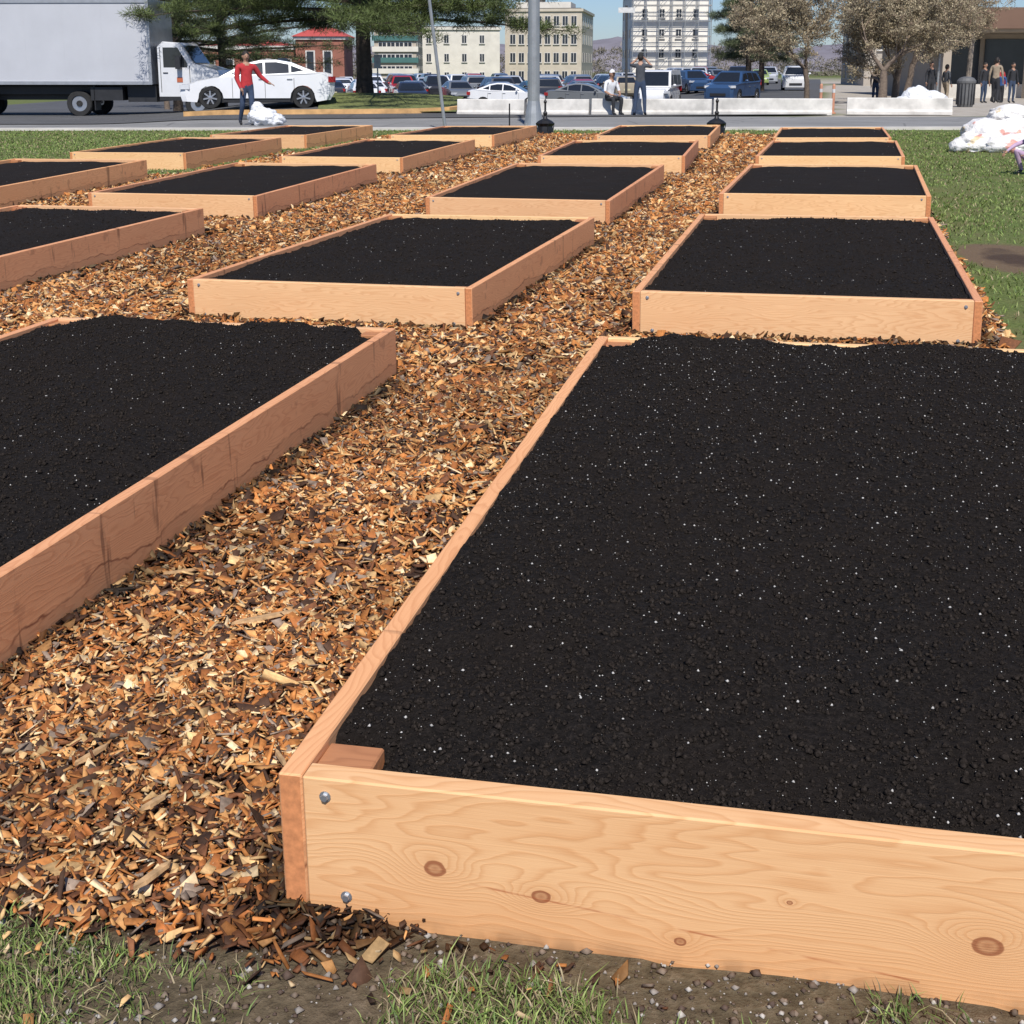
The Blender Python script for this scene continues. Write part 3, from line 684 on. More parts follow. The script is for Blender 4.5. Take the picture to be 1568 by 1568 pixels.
    for sgn in (-1,1):
        T=Matrix.Translation((fx+.16,sgn*(w-.22),zl))@Matrix.Rotation(sgn*.5,4,'Z')
        mb.box(-.13,.2,-.13,.13,-.06,.07,5,T)
        rx=max(x for x,z in D['top'])
        T=Matrix.Translation((rx-.13,sgn*(w-.2),.86 if kind=='sedan' else 1.0))@Matrix.Rotation(-sgn*.4,4,'Z')
        mb.box(-.12,.115,-.12,.12,-.08,.09 if kind=='sedan' else .2,6,T)
        mb.ell((D['cab'][1][0]+.12,sgn*(w+.09),zb+.12),(.07,.1,.075),8,6,0)
        for hx in (.02,.85): mb.box(hx,hx+.16,sgn*(w-.0)-.012,sgn*(w-.0)+.012,.86,.885,4)
        for sx in (-.75,.2,1.05): mb.box(sx,sx+.012,sgn*(w+.001)-.003,sgn*(w+.001)+.003,.32,.9,3)
        mb.box(D['fw']+ra,D['rw']-ra,sgn*w-.015,sgn*w+.008,.2,.27,3)
    mb.box(fx-.01,fx+.1,-.45,.45,.38,.52,3); mb.box(rx-.06,rx+.005,-.25,.25,.62,.76,7)
    me_o=mb.build(name,[paint(*col),glass,tyre,blackp,rim,lampw,lampr,plate],None,True)
    me_o.data.set_sharp_from_angle(angle=math.radians(38))
    return me_o
def place(o,name,x,y,rz,z=None,tilt=0):
    o.name=name; o.location=(x,y,(Gf(x,y)+.06) if z is None else z); o.rotation_euler=(0,tilt,rz); return o
WHT=('white',(.75,.76,.78))
sed=car_mesh('sedan',WHT); sed.scale=(1.07,1.0,1.05); place(sed,'parked_sedan',-8.2,43.0,math.radians(10),None)
COLS=[WHT,('silver',(.45,.47,.5)),('black',(.02,.02,.025)),('blue',(.03,.07,.16)),('red',(.35,.02,.02)),('grey',(.15,.16,.17)),('teal',(.04,.12,.14)),('tan',(.35,.30,.22))]
base_m={}
def lotcar(kind,ci,x,y,rz):
    key=(kind,ci)
    if key not in base_m:
        o=car_mesh(kind,COLS[ci]); base_m[key]=o.data
    else:
        o=bpy.data.objects.new('parked_car',base_m[key]); COL.objects.link(o)
    place(o,'parked_car',x,y,rz); return o
rr=random.Random(4)
for yy,xa,xb in ((82,-9,3.5),(89,-12,5),(101,-14,14),(108,-14,16),(121,-16,19),(129,-16,20),(143,-18,22)):
    x=xa
    while x<xb:
        if rr.random()<.9:
            lotcar(rr.choice(['sedan','suv','sedan','suv']),rr.choice([0,1,2,5,3,6,1,0,2,7] if rr.random()<.93 else [4]),x+rr.uniform(-.2,.2),yy+rr.uniform(-.3,.3),math.radians(rr.choice([90,-90])+rr.uniform(-4,4)+12))
        x+=2.75
lotcar('van',0,8.4,76,math.radians(75)).name='parked_van'
lotcar('suv',3,12.3,74,math.radians(60)).name='parked_car'
lotcar('sedan',5,4.2,74,math.radians(165))
lotcar('sedan',0,-.2,76,math.radians(170))
lotcar('sedan',4,14.6,108,math.radians(15))
lotcar('suv',0,20.6,97,math.radians(80)).name='driving_car'
place(car_mesh('sedan',('lime',(.30,.38,.12))),'parked_car',23.8,128,math.radians(80))
for (x,y,c) in ((19,112,2),(17.5,125,1),(21,150,0),(27,140,1),(19.5,138,4)): lotcar('suv',c,x,y,math.radians(80))
# ------------------------------------------------------------ box truck
e=empty('box_truck',(-14.7,45.2,Gf(-14.7,45.2)+.02)); e.rotation_euler=(0,0,math.radians(-2)); e.scale=(1.1,1.1,1.1)
alu=simple('truck_box_panel',(.48,.49,.52),.45,var=.05,scale=1); tw=simple('truck_cab_paint',(.66,.67,.69),.3,var=.04,coat=.5)
mb=MB(); mb.box(-5.0,2.25,0,2.35,1.02,3.5,0)
for z0,z1 in((.98,1.08),(3.42,3.54)): mb.box(-5.03,2.28,-.03,2.38,z0,z1,1)
for x0,x1 in((-5.04,-4.94),(2.19,2.29)): mb.box(x0,x1,-.035,2.385,1.0,3.53,1)
for i in range(5): mb.box(-4.0+i*1.2,-3.992+i*1.2,-.003,0.0,1.08,3.42,0)
mb.build('cargo_box',[alu,simple('truck_trim',(.40,.41,.43),.4,.5,var=.1)],e)
mb=MB()
prof=[(2.45,.55),(2.45,2.15),(2.6,2.28),(3.15,2.24),(3.55,1.62),(4.25,1.42),(4.4,1.2),(4.42,.55)]
n=len(prof); vs=[(x,y,z) for y in (.12,.2,2.1,2.18) for x,z in prof]
vs=[(x,y,z if (y in(.2,2.1) or z<1.3) else z-.04) for x,y,z in vs]
mb.add(vs,[(a*n+i,a*n+(i+1)%n,(a+1)*n+(i+1)%n,(a+1)*n+i) for a in range(3) for i in range(n)]+[tuple(range(n))[::-1],tuple(range(3*n,4*n))],0)
for y in (.115,2.185): mb.add([(2.62,y,1.5),(2.62,y,2.1),(3.08,y,2.1),(3.36,y,1.62),(3.36,y,1.5)],[(0,1,2,3,4)],1)
mb.add([(3.21,.3,2.17),(3.21,2.0,2.17),(3.57,2.0,1.64),(3.57,.3,1.64)],[(0,1,2,3)],1)
mb.box(2.52,2.535,.108,.115,.75,2.1,2); mb.box(3.42,3.435,.108,.115,.75,1.55,2); mb.box(2.6,2.75,.1,.12,1.32,1.35,2)
mb.box(3.05,3.2,-.12,.1,1.45,1.85,2); mb.box(4.38,4.5,.15,2.15,.5,.78,3); mb.box(4.3,4.44,.2,.55,.95,1.15,4); mb.box(4.3,4.44,1.75,2.1,.95,1.15,4)
mb.box(2.46,3.3,.08,.3,.5,.62,2); mb.box(3.02,3.2,.109,.116,1.05,1.2,5)
mb.build('cab',[tw,glass,blackp,rim,lampw,simple('door_logo',(.45,.12,.05),.5)],e)
mb=MB(); mb.box(-4.8,3.9,.55,.7,.68,.92,1);mb.box(-4.8,3.9,1.65,1.8,.68,.92,1)
mb.box(.3,1.3,.1,.55,.5,.9,1); mb.box(1.4,2.3,.3,2.0,.45,.95,1); mb.box(-4.8,2.2,.9,1.5,.5,1.0,1)
for cx,ins in ((-.1,0),(-3.6,0),(3.62,0)):
    for yc,s_ in ((.14,-1),(2.2,1)):
        mb.lathe([(.24,yc+.28*-s_),(.38,yc+.28*-s_),(.4,yc+.2*-s_),(.4,yc+.04*-s_),(.37,yc),(.25,yc),(.22,yc-.06*s_),(.1,yc-.05*s_),(.09,yc-.0*s_),(.01,yc)],(cx,0,.4),'y',22,0)
        mb.lathe([(.235,yc-.035*s_),(.05,yc-.04*s_)],(cx,0,.4),'y',22,2)
for cx in (-.1,-3.6): mb.box(cx+.5,cx+.53,.1,.6,.2,1.0,1)
mb.build('chassis_and_wheels',[tyre,blackp,rim],e)
# ------------------------------------------------------------ street furniture
steel=simple('galvanised_steel',(.40,.41,.41),.45,.6,var=.12,scale=5)
blk=simple('black_cast_iron',(.02,.02,.022),.45,.3,var=.2)
z=Gf(.46,28.2)
mb=MB(); mb.lathe([(.28,0),(.28,.05),(.2,.1),(.17,.35),(.145,.5),(.13,.6),(.115,4),(.085,9),(.01,9.05)],(.46,28.2,z),'z',20)
for a in range(4): mb.tube((.46+.22*math.cos(a*1.57+.78),28.2+.22*math.sin(a*1.57+.78),z+.03),(.46+.22*math.cos(a*1.57+.78),28.2+.22*math.sin(a*1.57+.78),z+.14),.02,.02,6)
mb.tube((.46,28.2,z+8.7),(.46,30.6,z+9.2),.05,.04); mb.ell((.46,30.9,z+9.2),(.16,.42,.09),12,8)
mb.build('street_lamp',steel,smooth=False)
def post(name,x,y,h,r,lean=(0,0),mat=steel,sign=None,z=None):
    z=Gf(x,y) if z is None else z; mb=MB(); mb.tube((x,y,z-.1),(x+lean[0],y+lean[1],z+h),r,r*.9,8)
    if sign: 
        w,hh,zc=sign; f=zc/h; mb.box(x+lean[0]*f-w/2,x+lean[0]*f+w/2,y+lean[1]*f-r-.012,y+lean[1]*f-r-.002,z+zc-hh/2,z+zc+hh/2,1)
    return mb.build(name,[mat,paint_w])
post('sign_post',-1.36,27.3,3.6,.035,(-.42,0))
post('traffic_sign',-8.75,51,1.75,.03,(0,0),steel,(.36,.7,1.4),Gf(-8.75,51)+.05)
post('traffic_sign',-5.0,49.6,1.6,.03,(0,0),steel,(.25,.5,1.35))
post('flag_pole',7.75,90,6.4,.09,(-.1,0),simple('dark_pole',(.06,.06,.06),.5),(1.1,.35,6.1))
post('garden_stake',-.05,26.2,.62,.015,(0,0),blk)
post('utility_pole',22.6,66,9,.13,(.2,0),simple('weathered_pole',(.25,.21,.17),.9))
post('utility_pole',19.2,60,3.6,.05,(0,0),steel)
for (x,y,s_) in ((.66,26.3,1.0),(3.93,25.4,1.0)):
    z=Gf(x,y); mb=MB()
    mb.lathe([(.14,0),(.17,.02),(.16,.10),(.15,.16),(.19,.22),(.13,.27),(.05,.31),(.03,.36),(.045,.42),(.02,.46),(.02,.60),(.035,.64),(.004,.70)],(x,y,z),'z',16)
    for a in range(6): mb.tube((x+.15*math.cos(a),y+.15*math.sin(a),z+.02),(x+.18*math.cos(a),y+.18*math.sin(a),z+.22),.008,.008,5)
    mb.build('path_light',blk,smooth=False)
for x,y in ((9.25,38.2),(9.05,38.9)):
    mb=MB(); z=Gf(x,y)+.03; mb.lathe([(.09,0),(.09,.04),(.045,.06),(.045,.8),(.03,.84),(.001,.85)],(x,y,z),'z',12); mb.lathe([(.048,.6),(.048,.7)],(x,y,z),'z',12,1)
    mb.build('bollard',[simple('delineator_orange',(.55,.26,.16),.6,var=.15),paint_w])
z=Gf(15.2,44.5); mb=MB(); mb.lathe([(.24,0),(.27,.1),(.29,.75),(.31,.8),(.31,.86),(.24,.95),(.1,1.0),(.001,1.0)],(15.2,44.5,z),'z',16); 
for a in range(16): mb.box(.27,.3,-.015,.015,.08,.78,1,Matrix.Translation((15.2,44.5,z))@Matrix.Rotation(a*math.pi/8,4,'Z'))
mb.build('trash_bin',[simple('bin_grey',(.12,.12,.12),.6),blackp])
# ------------------------------------------------------------ bags
def bagpile(name,cx,cy,lobes,mat,seed):
    e=empty(name,(cx,cy,Gf(cx,cy))); rng=np.random.RandomState(seed)
    for i,(x,y,z,rx,ry,rz) in enumerate(lobes):
        bm=bmesh.new(); bmesh.ops.create_icosphere(bm,subdivisions=4,radius=1)
        V=np.array([v.co[:] for v in bm.verts]); 
        cr=np.abs(fbm(V[:,0]*2+i*3,V[:,1]*2+V[:,2]*3,1.1,2,seed+i))*.42+fbm(V[:,0]+V[:,2],V[:,1]-V[:,2],2.0,2,seed+i+50)*.14
        V*= (1-cr)[:,None]; V*=np.array([rx,ry,rz]); V+=np.array([x,y,z]); V[:,2]=np.maximum(V[:,2],.0)
        for v,c in zip(bm.verts,V): v.co=c
        me=bpy.data.meshes.new('bag'); bm.to_mesh(me); bm.free(); addobj('bag_%d'%(i+1),me,mat,e,True)
    return e
plast=simple('white_plastic_bag',(.74,.75,.77),.4,var=.1,scale=7,bmp=1.0,bd=.06)
def printed():
    m,nt,b=new_mat('printed_soil_bag'); tc=N(nt,'ShaderNodeTexCoord'); f=noise(nt,tc.outputs['Object'],2.6,2); g=noise(nt,mapped(nt,tc.outputs['Object'],(1,1,1),(5,5,5)),3,2)
    c=mixc(nt,ramp(nt,f,[(.57,0.0),(.60,.8)]),(.76,.74,.72),(.60,.20,.14)); c=mixc(nt,ramp(nt,g,[(.60,0.0),(.62,.8)]),c,(.66,.50,.28))
    L(nt,c,b.inputs['Base Color']); b.inputs['Roughness'].default_value=.4; bump(nt,b,noise(nt,tc.outputs['Object'],7,4),1.0,.06); return m
bagpile('plastic_bag',-5.95,31.6,[(0,0,.2,.42,.3,.27),(.25,.05,.14,.3,.28,.2),(-.12,0,.42,.16,.16,.18)],plast,5)
bagpile('plastic_tarp_pile',12.9,42.2,[(0,0,.25,.55,.45,.5),(.55,.1,.2,.5,.4,.42),(-.5,0,.12,.45,.4,.3)],plast,6)
bagpile('soil_bag_pile',7.35,20.3,[(0,0,.18,.5,.4,.32),(.45,.1,.2,.5,.45,.46),(-.25,-.25,.08,.45,.3,.2),(.2,-.45,.08,.5,.3,.22),(.35,.1,.5,.4,.3,.2)],printed(),9)
# ------------------------------------------------------------ people
skin=simple('skin',(.36,.20,.13),.55,var=.08); hairm=simple('hair_dark',(.02,.015,.012),.7,var=.3,scale=30)
def cloth(n,c): return simple('cloth_'+n,c,.9,var=.15,scale=14,bmp=.2)
J0={'pel':(0,0,.93,.135,.10),'bel':(0,0,1.06,.125,.095),'che':(0,0,1.27,.155,.105),'upc':(0,0,1.40,.12,.085),'nek':(0,.0,1.50,.05,.05),'hd1':(0,-.01,1.58,.07,.085),'hd2':(0,-.01,1.68,.075,.09),
'shR':(-.18,0,1.40,.06,.06),'elR':(-.24,.02,1.12,.045,.045),'wrR':(-.26,-.05,.88,.028,.028),'haR':(-.26,-.08,.80,.03,.02),
'shL':(.18,0,1.40,.06,.06),'elL':(.24,.02,1.12,.045,.045),'wrL':(.26,-.05,.88,.028,.028),'haL':(.26,-.08,.80,.03,.02),
'hiR':(-.09,0,.86,.09,.09),'knR':(-.10,-.02,.49,.062,.065),'anR':(-.10,.02,.09,.042,.045),'toR':(-.11,-.14,.04,.04,.03),
'hiL':(.09,0,.86,.09,.09),'knL':(.10,-.02,.49,.062,.065),'anL':(.10,.02,.09,.042,.045),'toL':(.11,-.14,.04,.04,.03)}
BN=[('pel','bel','T'),('bel','che','T'),('che','upc','T'),('upc','nek','N'),('nek','hd1','H'),('hd1','hd2','H')]
for s_ in 'RL': BN+=[('upc','sh'+s_,'T'),('sh'+s_,'el'+s_,'A'),('el'+s_,'wr'+s_,'F'),('wr'+s_,'ha'+s_,'S'),('pel','hi'+s_,'P'),('hi'+s_,'kn'+s_,'P'),('kn'+s_,'an'+s_,'P'),('an'+s_,'to'+s_,'B')]
def person(name,loc,rz,H,top,pants,ov={},sleeve=True,hat=None,hair=hairm,shoes=None,z=None,longhair=False):
    J={k:list(v) for k,v in J0.items()}
    for k,v in ov.items(): J[k][:len(v)]=v
    names=list(J); bm=bmesh.new(); ly=bm.verts.layers.skin.verify(); bv={}
    for k in names:
        v=bm.verts.new(J[k][:3]); v[ly].radius=(J[k][3],J[k][4]); v[ly].use_root=(k=='pel'); bv[k]=v
    for a,b,_ in BN: bm.edges.new((bv[a],bv[b]))
    me=bpy.data.meshes.new('sk'); bm.to_mesh(me); bm.free()
    o=bpy.data.objects.new('tmp',me); COL.objects.link(o)
    o.modifiers.new('s','SKIN'); sb=o.modifiers.new('b','SUBSURF'); sb.levels=2; sb.render_levels=2
    dg=bpy.context.evaluated_depsgraph_get(); dg.update(); m2=bpy.data.meshes.new_from_object(o.evaluated_get(dg)); bpy.data.objects.remove(o)
    mats=[top,pants,skin,hair,shoes or blackp,hat or hair]
    idx={'T':0,'A':0,'F':0 if sleeve else 2,'S':2,'N':2,'H':2,'P':1,'B':4}
    e=empty(name); e.location=(loc[0],loc[1],(Gf(*loc) if z is None else z)); e.rotation_euler=(0,0,rz); k_=H/1.77; e.scale=(k_,k_,k_)
    b=addobj('body',m2,mats,e,True)
    seg=[(np.array(J[a][:3]),np.array(J[c][:3]),idx[t]) for a,c,t in BN]
    mi=[]
    for p in m2.polygons:
        c=np.array(p.center); best=9;bi=0
        for a,d,i in seg:
            ab=d-a; t=np.clip(np.dot(c-a,ab)/np.dot(ab,ab),0,1); ds=np.linalg.norm(c-a-ab*t)
            if ds<best: best=ds;bi=i
        if bi==0 and abs(c[0]-J['pel'][0])<.2 and c[2]<J['pel'][2]-.02: bi=1
        mi.append(bi)
    m2.polygons.foreach_set('material_index',np.array(mi,dtype=np.int32))
    mb=MB(); h1=Vector(J['hd1'][:3]);h2=Vector(J['hd2'][:3]); hc=h1.lerp(h2,.6)
    mb.ell((hc.x,hc.y,hc.z),(.078,.098,.118),14,10,2)
    mb.ell((hc.x,hc.y+.012,hc.z+.015),(.086,.104,.118),14,7,5 if hat else 3,zmin=.1)
    mb.ell((hc.x,hc.y+.035,hc.z-.01),(.083,.085,.10 if not longhair else .2),12,8,3)
    if hat: mb.box(hc.x-.06,hc.x+.06,hc.y-.19,hc.y-.08,hc.z+.035,hc.z+.045,5)
    for s_ in(-1,1):
        mb.ell((hc.x+s_*.03,hc.y-.090,hc.z+.005),(.011,.008,.007),8,6,4); mb.ell((hc.x+s_*.082,hc.y+.01,hc.z-.01),(.012,.022,.032),8,6,2)
    mb.tube((hc.x,hc.y-.085,hc.z+.005),(hc.x,hc.y-.118,hc.z-.03),.009,.014,6,2); mb.box(hc.x-.025,hc.x+.025,hc.y-.096,hc.y-.085,hc.z-.062,hc.z-.054,4)
    for s_ in 'RL':
        w=Vector(J['wr'+s_][:3]);h=Vector(J['ha'+s_][:3]); d=(h-w).normalized(); sd=d.cross(Vector((1,0,0)) if abs(d.x)<.7 else Vector((0,0,1))).normalized(); up=d.cross(sd)
        for i in range(4):
            ln=(.075,.085,.08,.062)[i]; b0=h+sd*(i-1.5)*.019; kx=b0+d*ln*.5; mb.tube(b0,kx,.0095,.0085,6,2); mb.tube(kx,kx+(d*.8+up*.5).normalized()*ln*.5,.0085,.006,6,2)
        b0=w.lerp(h,.5)+sd*.03; kx=b0+(d*.6+sd*.7).normalized()*.04; mb.tube(b0,kx,.011,.01,6,2); mb.tube(kx,kx+(d+sd*.2).normalized()*.03,.01,.007,6,2)
    mb.build('head_details_and_fingers',mats,e,True)
    return e
red=cloth('red',(.42,.03,.035)); jean=cloth('jean',(.035,.055,.10)); gry=cloth('grey',(.06,.065,.075)); wh=cloth('white',(.72,.73,.75)); dk=cloth('dark',(.025,.026,.03)); bl=cloth('blue',(.03,.08,.22)); tan=cloth('tan',(.3,.24,.17)); pnk=cloth('lilac',(.45,.32,.45))
capw=cloth('cap_white',(.7,.7,.7)); capb=cloth('cap_black',(.02,.02,.02))
person('man_in_red_jacket',(-6.38,32.0),math.radians(25),1.78,red,jean,{'elL':(.34,.05,1.18,.06,.06),'wrL':(.52,-.03,1.02,.042,.042),'haL':(.59,-.06,.99),'elR':(-.24,-.02,1.12,.06,.06),'wrR':(-.17,-.14,.88,.042,.042),'haR':(-.15,-.17,.81),'anR':(-.16,.16,.12),'toR':(-.17,.0,.05),'knR':(-.13,-.02,.5),'knL':(.08,-.10,.5),'anL':(.05,-.10,.09),'toL':(.05,-.26,.04),
 'shR':(-.20,0,1.4,.08,.08),'shL':(.20,0,1.4,.08,.08),'che':(0,0,1.27,.17,.13),'bel':(0,0,1.06,.15,.12)})
person('man_in_grey_shirt',(3.66,38.0),math.radians(170),1.78,gry,jean,{'elL':(.30,-.14,1.42),'wrL':(.12,-.22,1.58),'haL':(.06,-.20,1.64),'elR':(-.32,-.10,1.36),'wrR':(-.14,-.22,1.56),'haR':(-.08,-.2,1.62),'knR':(-.13,-.02,.49),'anR':(-.15,.02,.09),'toR':(-.17,-.14,.04),'knL':(.12,-.02,.49),'anL':(.14,.02,.09),'toL':(.17,-.14,.04)},sleeve=False,hat=capb,z=Gf(3.66,38)+.03)
SIT={'pel':(0,.0,.50),'bel':(0,-.01,.63),'che':(0,-.05,.84),'upc':(0,-.07,.97),'nek':(0,-.09,1.07),'hd1':(0,-.12,1.15),'hd2':(0,-.13,1.25),
'shR':(-.18,-.07,.97),'elR':(-.25,-.12,.70),'wrR':(-.16,-.32,.60),'haR':(-.10,-.38,.60),'shL':(.18,-.07,.97),'elL':(.25,-.12,.70),'wrL':(.16,-.32,.60),'haL':(.10,-.38,.60),
'hiR':(-.10,-.04,.50),'knR':(-.15,-.42,.50),'anR':(-.14,-.40,.09),'toR':(-.15,-.56,.04),'hiL':(.10,-.04,.50),'knL':(.15,-.42,.50),'anL':(.14,-.36,.09),'toL':(.15,-.52,.04)}
person('man_sitting',(2.85,38.75),math.radians(30),1.75,wh,dk,SIT,sleeve=False,hat=capw,z=Gf(2.85,38.5)+.02)
ppl=[(17.3,55,.3,1.7,dk,dk),(18.6,57,2.0,1.65,gry,tan),(20.4,57.5,.5,1.75,dk,jean),(19.6,54.0,1.2,1.72,bl,dk),(20.1,54.6,-.6,1.3,bl,dk),(18.9,52.0,2.6,1.75,tan,dk),(20.9,55.6,.2,1.68,dk,jean),(21.3,58.2,3.0,1.7,red,dk),(16.4,60,.2,1.7,dk,jean)]
for i,(x,y,r,h,a,b) in enumerate(ppl): person('pedestrian',(x,y),r,h,a,b,{'anR':(-.11,.12,.1),'toR':(-.12,-.03,.05),'anL':(.10,-.12,.09),'toL':(.11,-.28,.04),'knL':(.10,-.12,.5)} if i%2 else {})
CR={k:(v[0],v[1]-.0,v[2]*.72) for k,v in SIT.items() if k[:2] in('pe','be','ch','up','ne','hd','sh','el','wr','ha','hi')}
CR.update({'knR':(-.15,-.36,.52),'anR':(-.14,-.12,.09),'toR':(-.15,-.26,.04),'knL':(.15,-.36,.52),'anL':(.14,-.12,.09),'toL':(.15,-.26,.04),'elR':(-.24,-.3,.62),'wrR':(-.26,-.5,.5),'haR':(-.26,-.56,.45)})
person('crouching_child',(6.33,16.0),math.radians(-60),1.0,pnk,pnk,CR,longhair=True)
# ------------------------------------------------------------ buildings
def bmat(n,c,v=.1): return simple(n,c,.85,var=v,scale=.6,bmp=.1)
cream=bmat('cream_render',(.52,.46,.37)); crw=bmat('pale_stone',(.66,.62,.54)); brick=bmat('red_brick',(.30,.12,.08),.2); redroof=bmat('red_metal_roof',(.42,.07,.06)); wglass=simple('window_glass',(.03,.035,.045),.15,var=.3,scale=.7); frame=bmat('window_frame',(.6,.58,.54)); brn=bmat('brown_fascia',(.16,.095,.065)); dkb=bmat('roof_dark',(.10,.09,.085)); tanm=bmat('tan_precast',(.42,.36,.29)); teal=bmat('teal_panel',(.06,.15,.14))
def building(name,x0,y0,w,d,z0,h,yaw,wall,rows,cols,ww,wh_,roof=dkb,cor=.25,extra=None,sidecols=4,margin=.6):
    e=empty(name,(x0,y0,z0)); e.rotation_euler=(0,0,yaw); mb=MB(); mb.box(0,w,0,d,0,h,0); mb.build('walls',wall,e)
    mb=MB(); mb.box(-cor,w+cor,-cor,d+cor,h,h+.45,0); mb.box(.3,w-.3,.3,d-.3,h+.45,h+.6,1); mb.build('roof_and_cornice',[wall,roof],e)
    mb=MB(); fh=h/rows
    for r in range(rows):
        zc=fh*(r+.5)
        for c in range(cols):
            xc=margin+(w-2*margin)*(c+.5)/cols
            mb.box(xc-ww/2-.08,xc+ww/2+.08,-.05,-.002,zc-wh_/2-.08,zc+wh_/2+.08,1); mb.box(xc-ww/2,xc+ww/2,-.09,-.051,zc-wh_/2,zc+wh_/2,0); mb.box(xc-.04,xc+.04,-.11,-.091,zc-wh_/2,zc+wh_/2,1); mb.box(xc-ww/2-.15,xc+ww/2+.15,-.2,-.003,zc-wh_/2-.2,zc-wh_/2-.09,1)
        for c in range(sidecols):
            yc=margin+(d-2*margin)*(c+.5)/sidecols
            for xs_,sg in ((-.002,-1),(w+.002,1)):
                a,b2=sorted((xs_,xs_+sg*.05)); mb.box(a,b2,yc-ww/2-.08,yc+ww/2+.08,zc-wh_/2-.08,zc+wh_/2+.08,1); a,b2=sorted((xs_+sg*.051,xs_+sg*.09)); mb.box(a,b2,yc-ww/2,yc+ww/2,zc-wh_/2,zc+wh_/2,0)
    mb.build('windows',[wglass,frame],e)
    if extra: extra(e)
    return e
def pent(e):
    mb=MB(); mb.box(1.5,11,3,12,11.9+.6,13.9,0); mb.box(3,6,4,8,13.9,14.6,1); mb.build('penthouse',[crw,dkb],e)
building('office_building',-1.2,230,13.2,24,-1.4,12.2,math.radians(-8),cream,4,8,.85,1.5,extra=pent,sidecols=6)
building('office_building',-16.8,222,14.8,20,-1.4,9.0,math.radians(4),crw,3,4,.7,1.2,sidecols=4,margin=1.5)
def deck(e):
    mb=MB()
    for i in range(5): mb.box(-.3,6.6,-.3,-.05,1.6*i+.2,1.6*i+.95,i%2)
    mb.build('parapets',[teal,crw],e)
building('parking_garage',-20.6,200,6.3,14,-1.2,8.6,0,tanm,5,4,1.1,.6,extra=deck)
e=empty('red_roof_building',(-33,140,-1.0))
mb=MB(); mb.box(0,10.6,0,8,0,4.3,0); mb.box(10.6,15.6,-1.5,6,0,5.3,0)
mb.build('walls',brick,e); mb=MB(); mb.box(-.2,10.38,-.2,8.2,4.3,4.7,0); mb.box(10.4,15.8,-1.7,6.2,5.3,5.6,0)
for i in range(5): mb.box(.8+i*2,1.9+i*2,-.08,-.01,1.3,3.4,0)
mb.box(11.6,12.6,-1.58,-1.51,1.3,4.2,0); mb.box(13.4,14.4,-1.58,-1.51,1.3,4.2,0); mb.build('white_trim',white_c,e)
mb=MB()
def hip(x0,x1,y0,y1,z0,z1,k=.5):
    cx,cy=(x0+x1)/2,(y0+y1)/2; a=(x1-x0)/2*(1-k);b=(y1-y0)/2*(1-k)
    mb.add([(x0,y0,z0),(x1,y0,z0),(x1,y1,z0),(x0,y1,z0),(cx-a,cy-b,z1),(cx+a,cy-b,z1),(cx+a,cy+b,z1),(cx-a,cy+b,z1)],[(0,1,5,4),(1,2,6,5),(2,3,7,6),(3,0,4,7),(4,5,6,7),(3,2,1,0)])
hip(10.2,16,-1.9,6.4,5.61,6.7,.75); hip(12.2,14.0,.6,3.4,7.3,8.0,.97); hip(0,10.19,0,8,4.71,5.3,.6); mb.build('red_roof',redroof,e)
mb=MB(); mb.box(12.5,13.7,1,3,6.6,7.3,0); mb.build('cupola',white_c,e)
mb=MB()
for i in range(5):
    mb.box(.95+i*2,1.75+i*2,-.12,-.081,1.4,3.3,0)
mb.box(11.75,12.45,-1.64,-1.585,1.4,4.1,0); mb.box(13.55,14.25,-1.64,-1.585,1.4,4.1,0); mb.build('windows',wglass,e)
def scaf(e):
    mb=MB()
    for i in range(7):
        for yy in (-2.2,-1.0): mb.tube((i*1.65,yy,0),(i*1.65,yy,15.2),.05,.05,6)
    for j in range(9):
        z=j*1.9+.1
        for yy in (-2.2,-1.0): mb.tube((0,yy,z),(9.9,yy,z),.045,.045,6)
        mb.tube((0,-2.2,z+.9),(9.9,-2.2,z+.9),.035,.035,6)
        if j%2: mb.box(0,9.9,-2.15,-1.6,z+.05,z+.1,1)
        for i in range(0,6,2): mb.tube((i*1.65,-2.22,z),(i*1.65+1.65,-2.22,z+1.9),.03,.03,5)
    mb.build('scaffold',[steel,tanm],e)
building('scaffolded_building',15.3,172,9.9,14,-.5,15,0,bmat('pale_render',(.80,.76,.68)),6,4,.6,1.0,extra=scaf)
e=empty('campus_pavilion',(22.6,72,-.25))
mb=MB(); mb.box(0,26,0,16,3.75,4.85,0); mb.box(.4,26,.4,16,3.6,3.745,1); mb.build('roof',[brn,tanm],e)
mb=MB(); mb.box(1.5,26,5,15,0,3.59,0); mb.build('walls',[tanm],e)
mb=MB()
for i in range(9): mb.box(2+i*2.6,4.3+i*2.6,4.93,4.99,.6,3.3,0)
mb.build('windows',wglass,e)
mb=MB()
for i in range(6): mb.box(.9+i*4.6,1.35+i*4.6,.8,1.25,0,3.595,0)
mb.box(.8,26,2,2.3,0,.8,1); mb.build('columns',[tanm,conc],e)
building('campus_building',33,125,22,12,-.3,5.5,math.radians(-4),bmat('tan_brick',(.40,.35,.29)),2,8,1.4,1.3)
hx=np.linspace(-500,500,260); hh=9+9*fbm(hx,hx*0,.008,4,4)+6*np.exp(-((hx-60)/110)**2)+1.0*RS.rand(260)
hy=620+0*hx
V=[];
for j,(f,dy) in enumerate(((0,0),(.5,15),(.8,40),(1,90),(.9,200))): V.append(np.stack([hx,hy+dy,-3+(hh+4)*f+ (RS.rand(260)*.9 if j else 0)],-1))
V=np.array(V); i=np.arange(5*260).reshape(5,260); F=np.stack([i[:-1,:-1],i[:-1,1:],i[1:,1:],i[1:,:-1]],-1).reshape(-1,4)
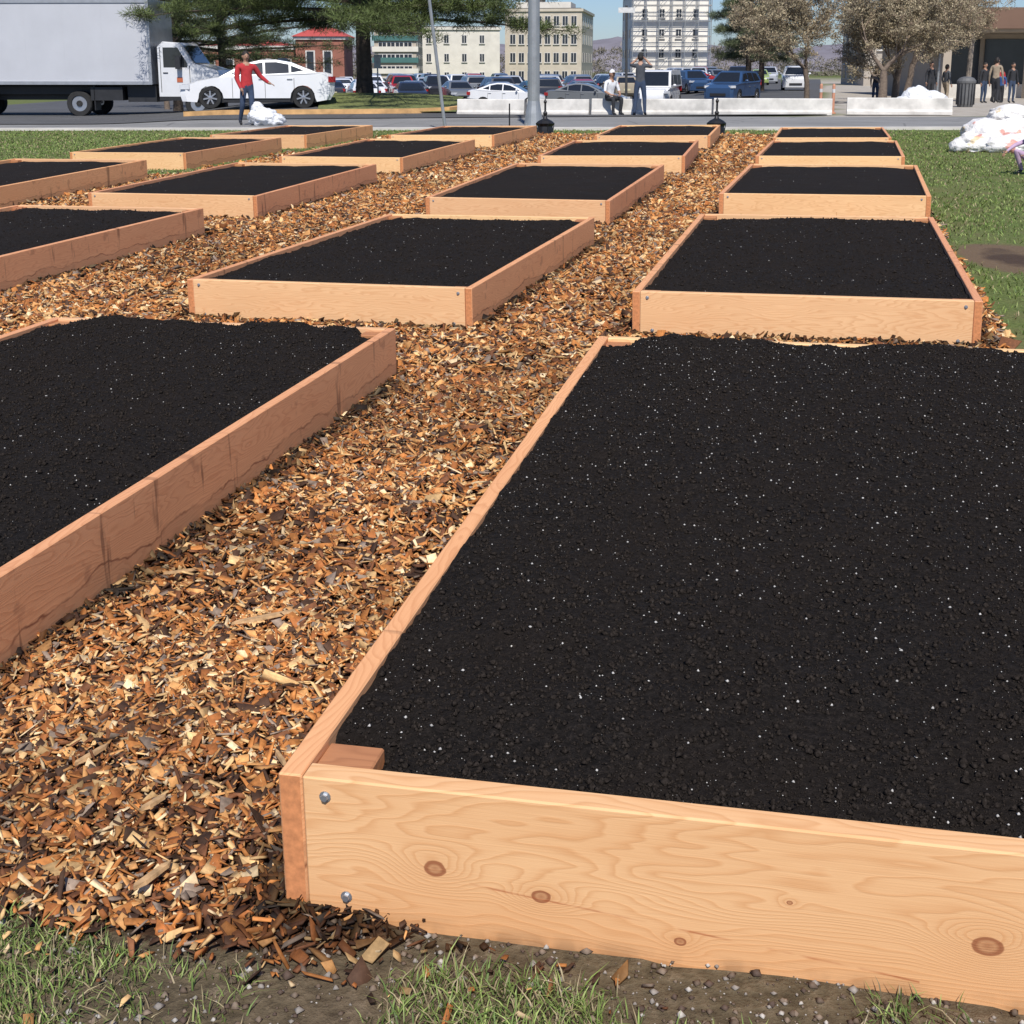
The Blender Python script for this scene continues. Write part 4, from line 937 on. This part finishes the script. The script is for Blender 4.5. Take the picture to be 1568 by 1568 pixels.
npmesh('distant_hills',V.reshape(-1,3),F,simple('hazy_woodland',(.19,.175,.20),1,var=.2,scale=.08))
n=9000; x=-140+RS.rand(n)*340; y=260+RS.rand(n)*60; top=4.5+3*fbm(x,y*0,.03,3,9)
z=-1+RS.rand(n)*(top+1); r=.4+.7*RS.rand(n)
k=RS.rand(n)<.30
needles('distant_tree_line',np.stack([x,y,z],-1)[k],r[k]*1.6,26,.7,.10,np.array((.16,.14,.11)),None,RS)
# ------------------------------------------------------------ light
el=math.radians(50); sh=Vector((.03,-1,0)).normalized()
sv=Vector((sh.x*math.cos(el),sh.y*math.cos(el),math.sin(el)))
ld=bpy.data.lights.new('sun','SUN'); ld.energy=5.0; ld.angle=math.radians(.5); ld.color=(1,.955,.89)
lo=bpy.data.objects.new('sun',ld); COL.objects.link(lo); lo.rotation_euler=sv.to_track_quat('Z','Y').to_euler()
w=bpy.data.worlds.new("World"); S.world=w; w.use_nodes=True; nt=w.node_tree; bg=nt.nodes['Background']
tint=nt.nodes.new('ShaderNodeMix'); tint.data_type='RGBA'; tint.blend_type='MULTIPLY'; tint.inputs[0].default_value=1; tint.inputs[7].default_value=(.74,.86,1.12,1)
sk=nt.nodes.new('ShaderNodeTexSky'); sk.sky_type='NISHITA'; sk.sun_disc=False; sk.sun_elevation=el; sk.sun_rotation=math.atan2(sh.x,sh.y); sk.air_density=1.0; sk.dust_density=.3; sk.ozone_density=4.0
nt.links.new(sk.outputs[0],tint.inputs[6]); nt.links.new(tint.outputs[2],bg.inputs[0]); bg.inputs[1].default_value=.09
S.view_settings.view_transform='Standard'; S.view_settings.look='None'; S.view_settings.exposure=0
# ------------------------------------------------------------ camera
cd=bpy.data.cameras.new('camera'); cam=bpy.data.objects.new('camera',cd); COL.objects.link(cam); S.camera=cam
cd.sensor_width=36; cd.lens=36*1993/1568; cd.shift_y=-(784-550.8)/1568; cd.clip_end=3000; cd.clip_start=.05
cam.location=(0,0,1.437); cam.rotation_euler=(math.radians(90)-math.atan(446.8/1993),0,0)
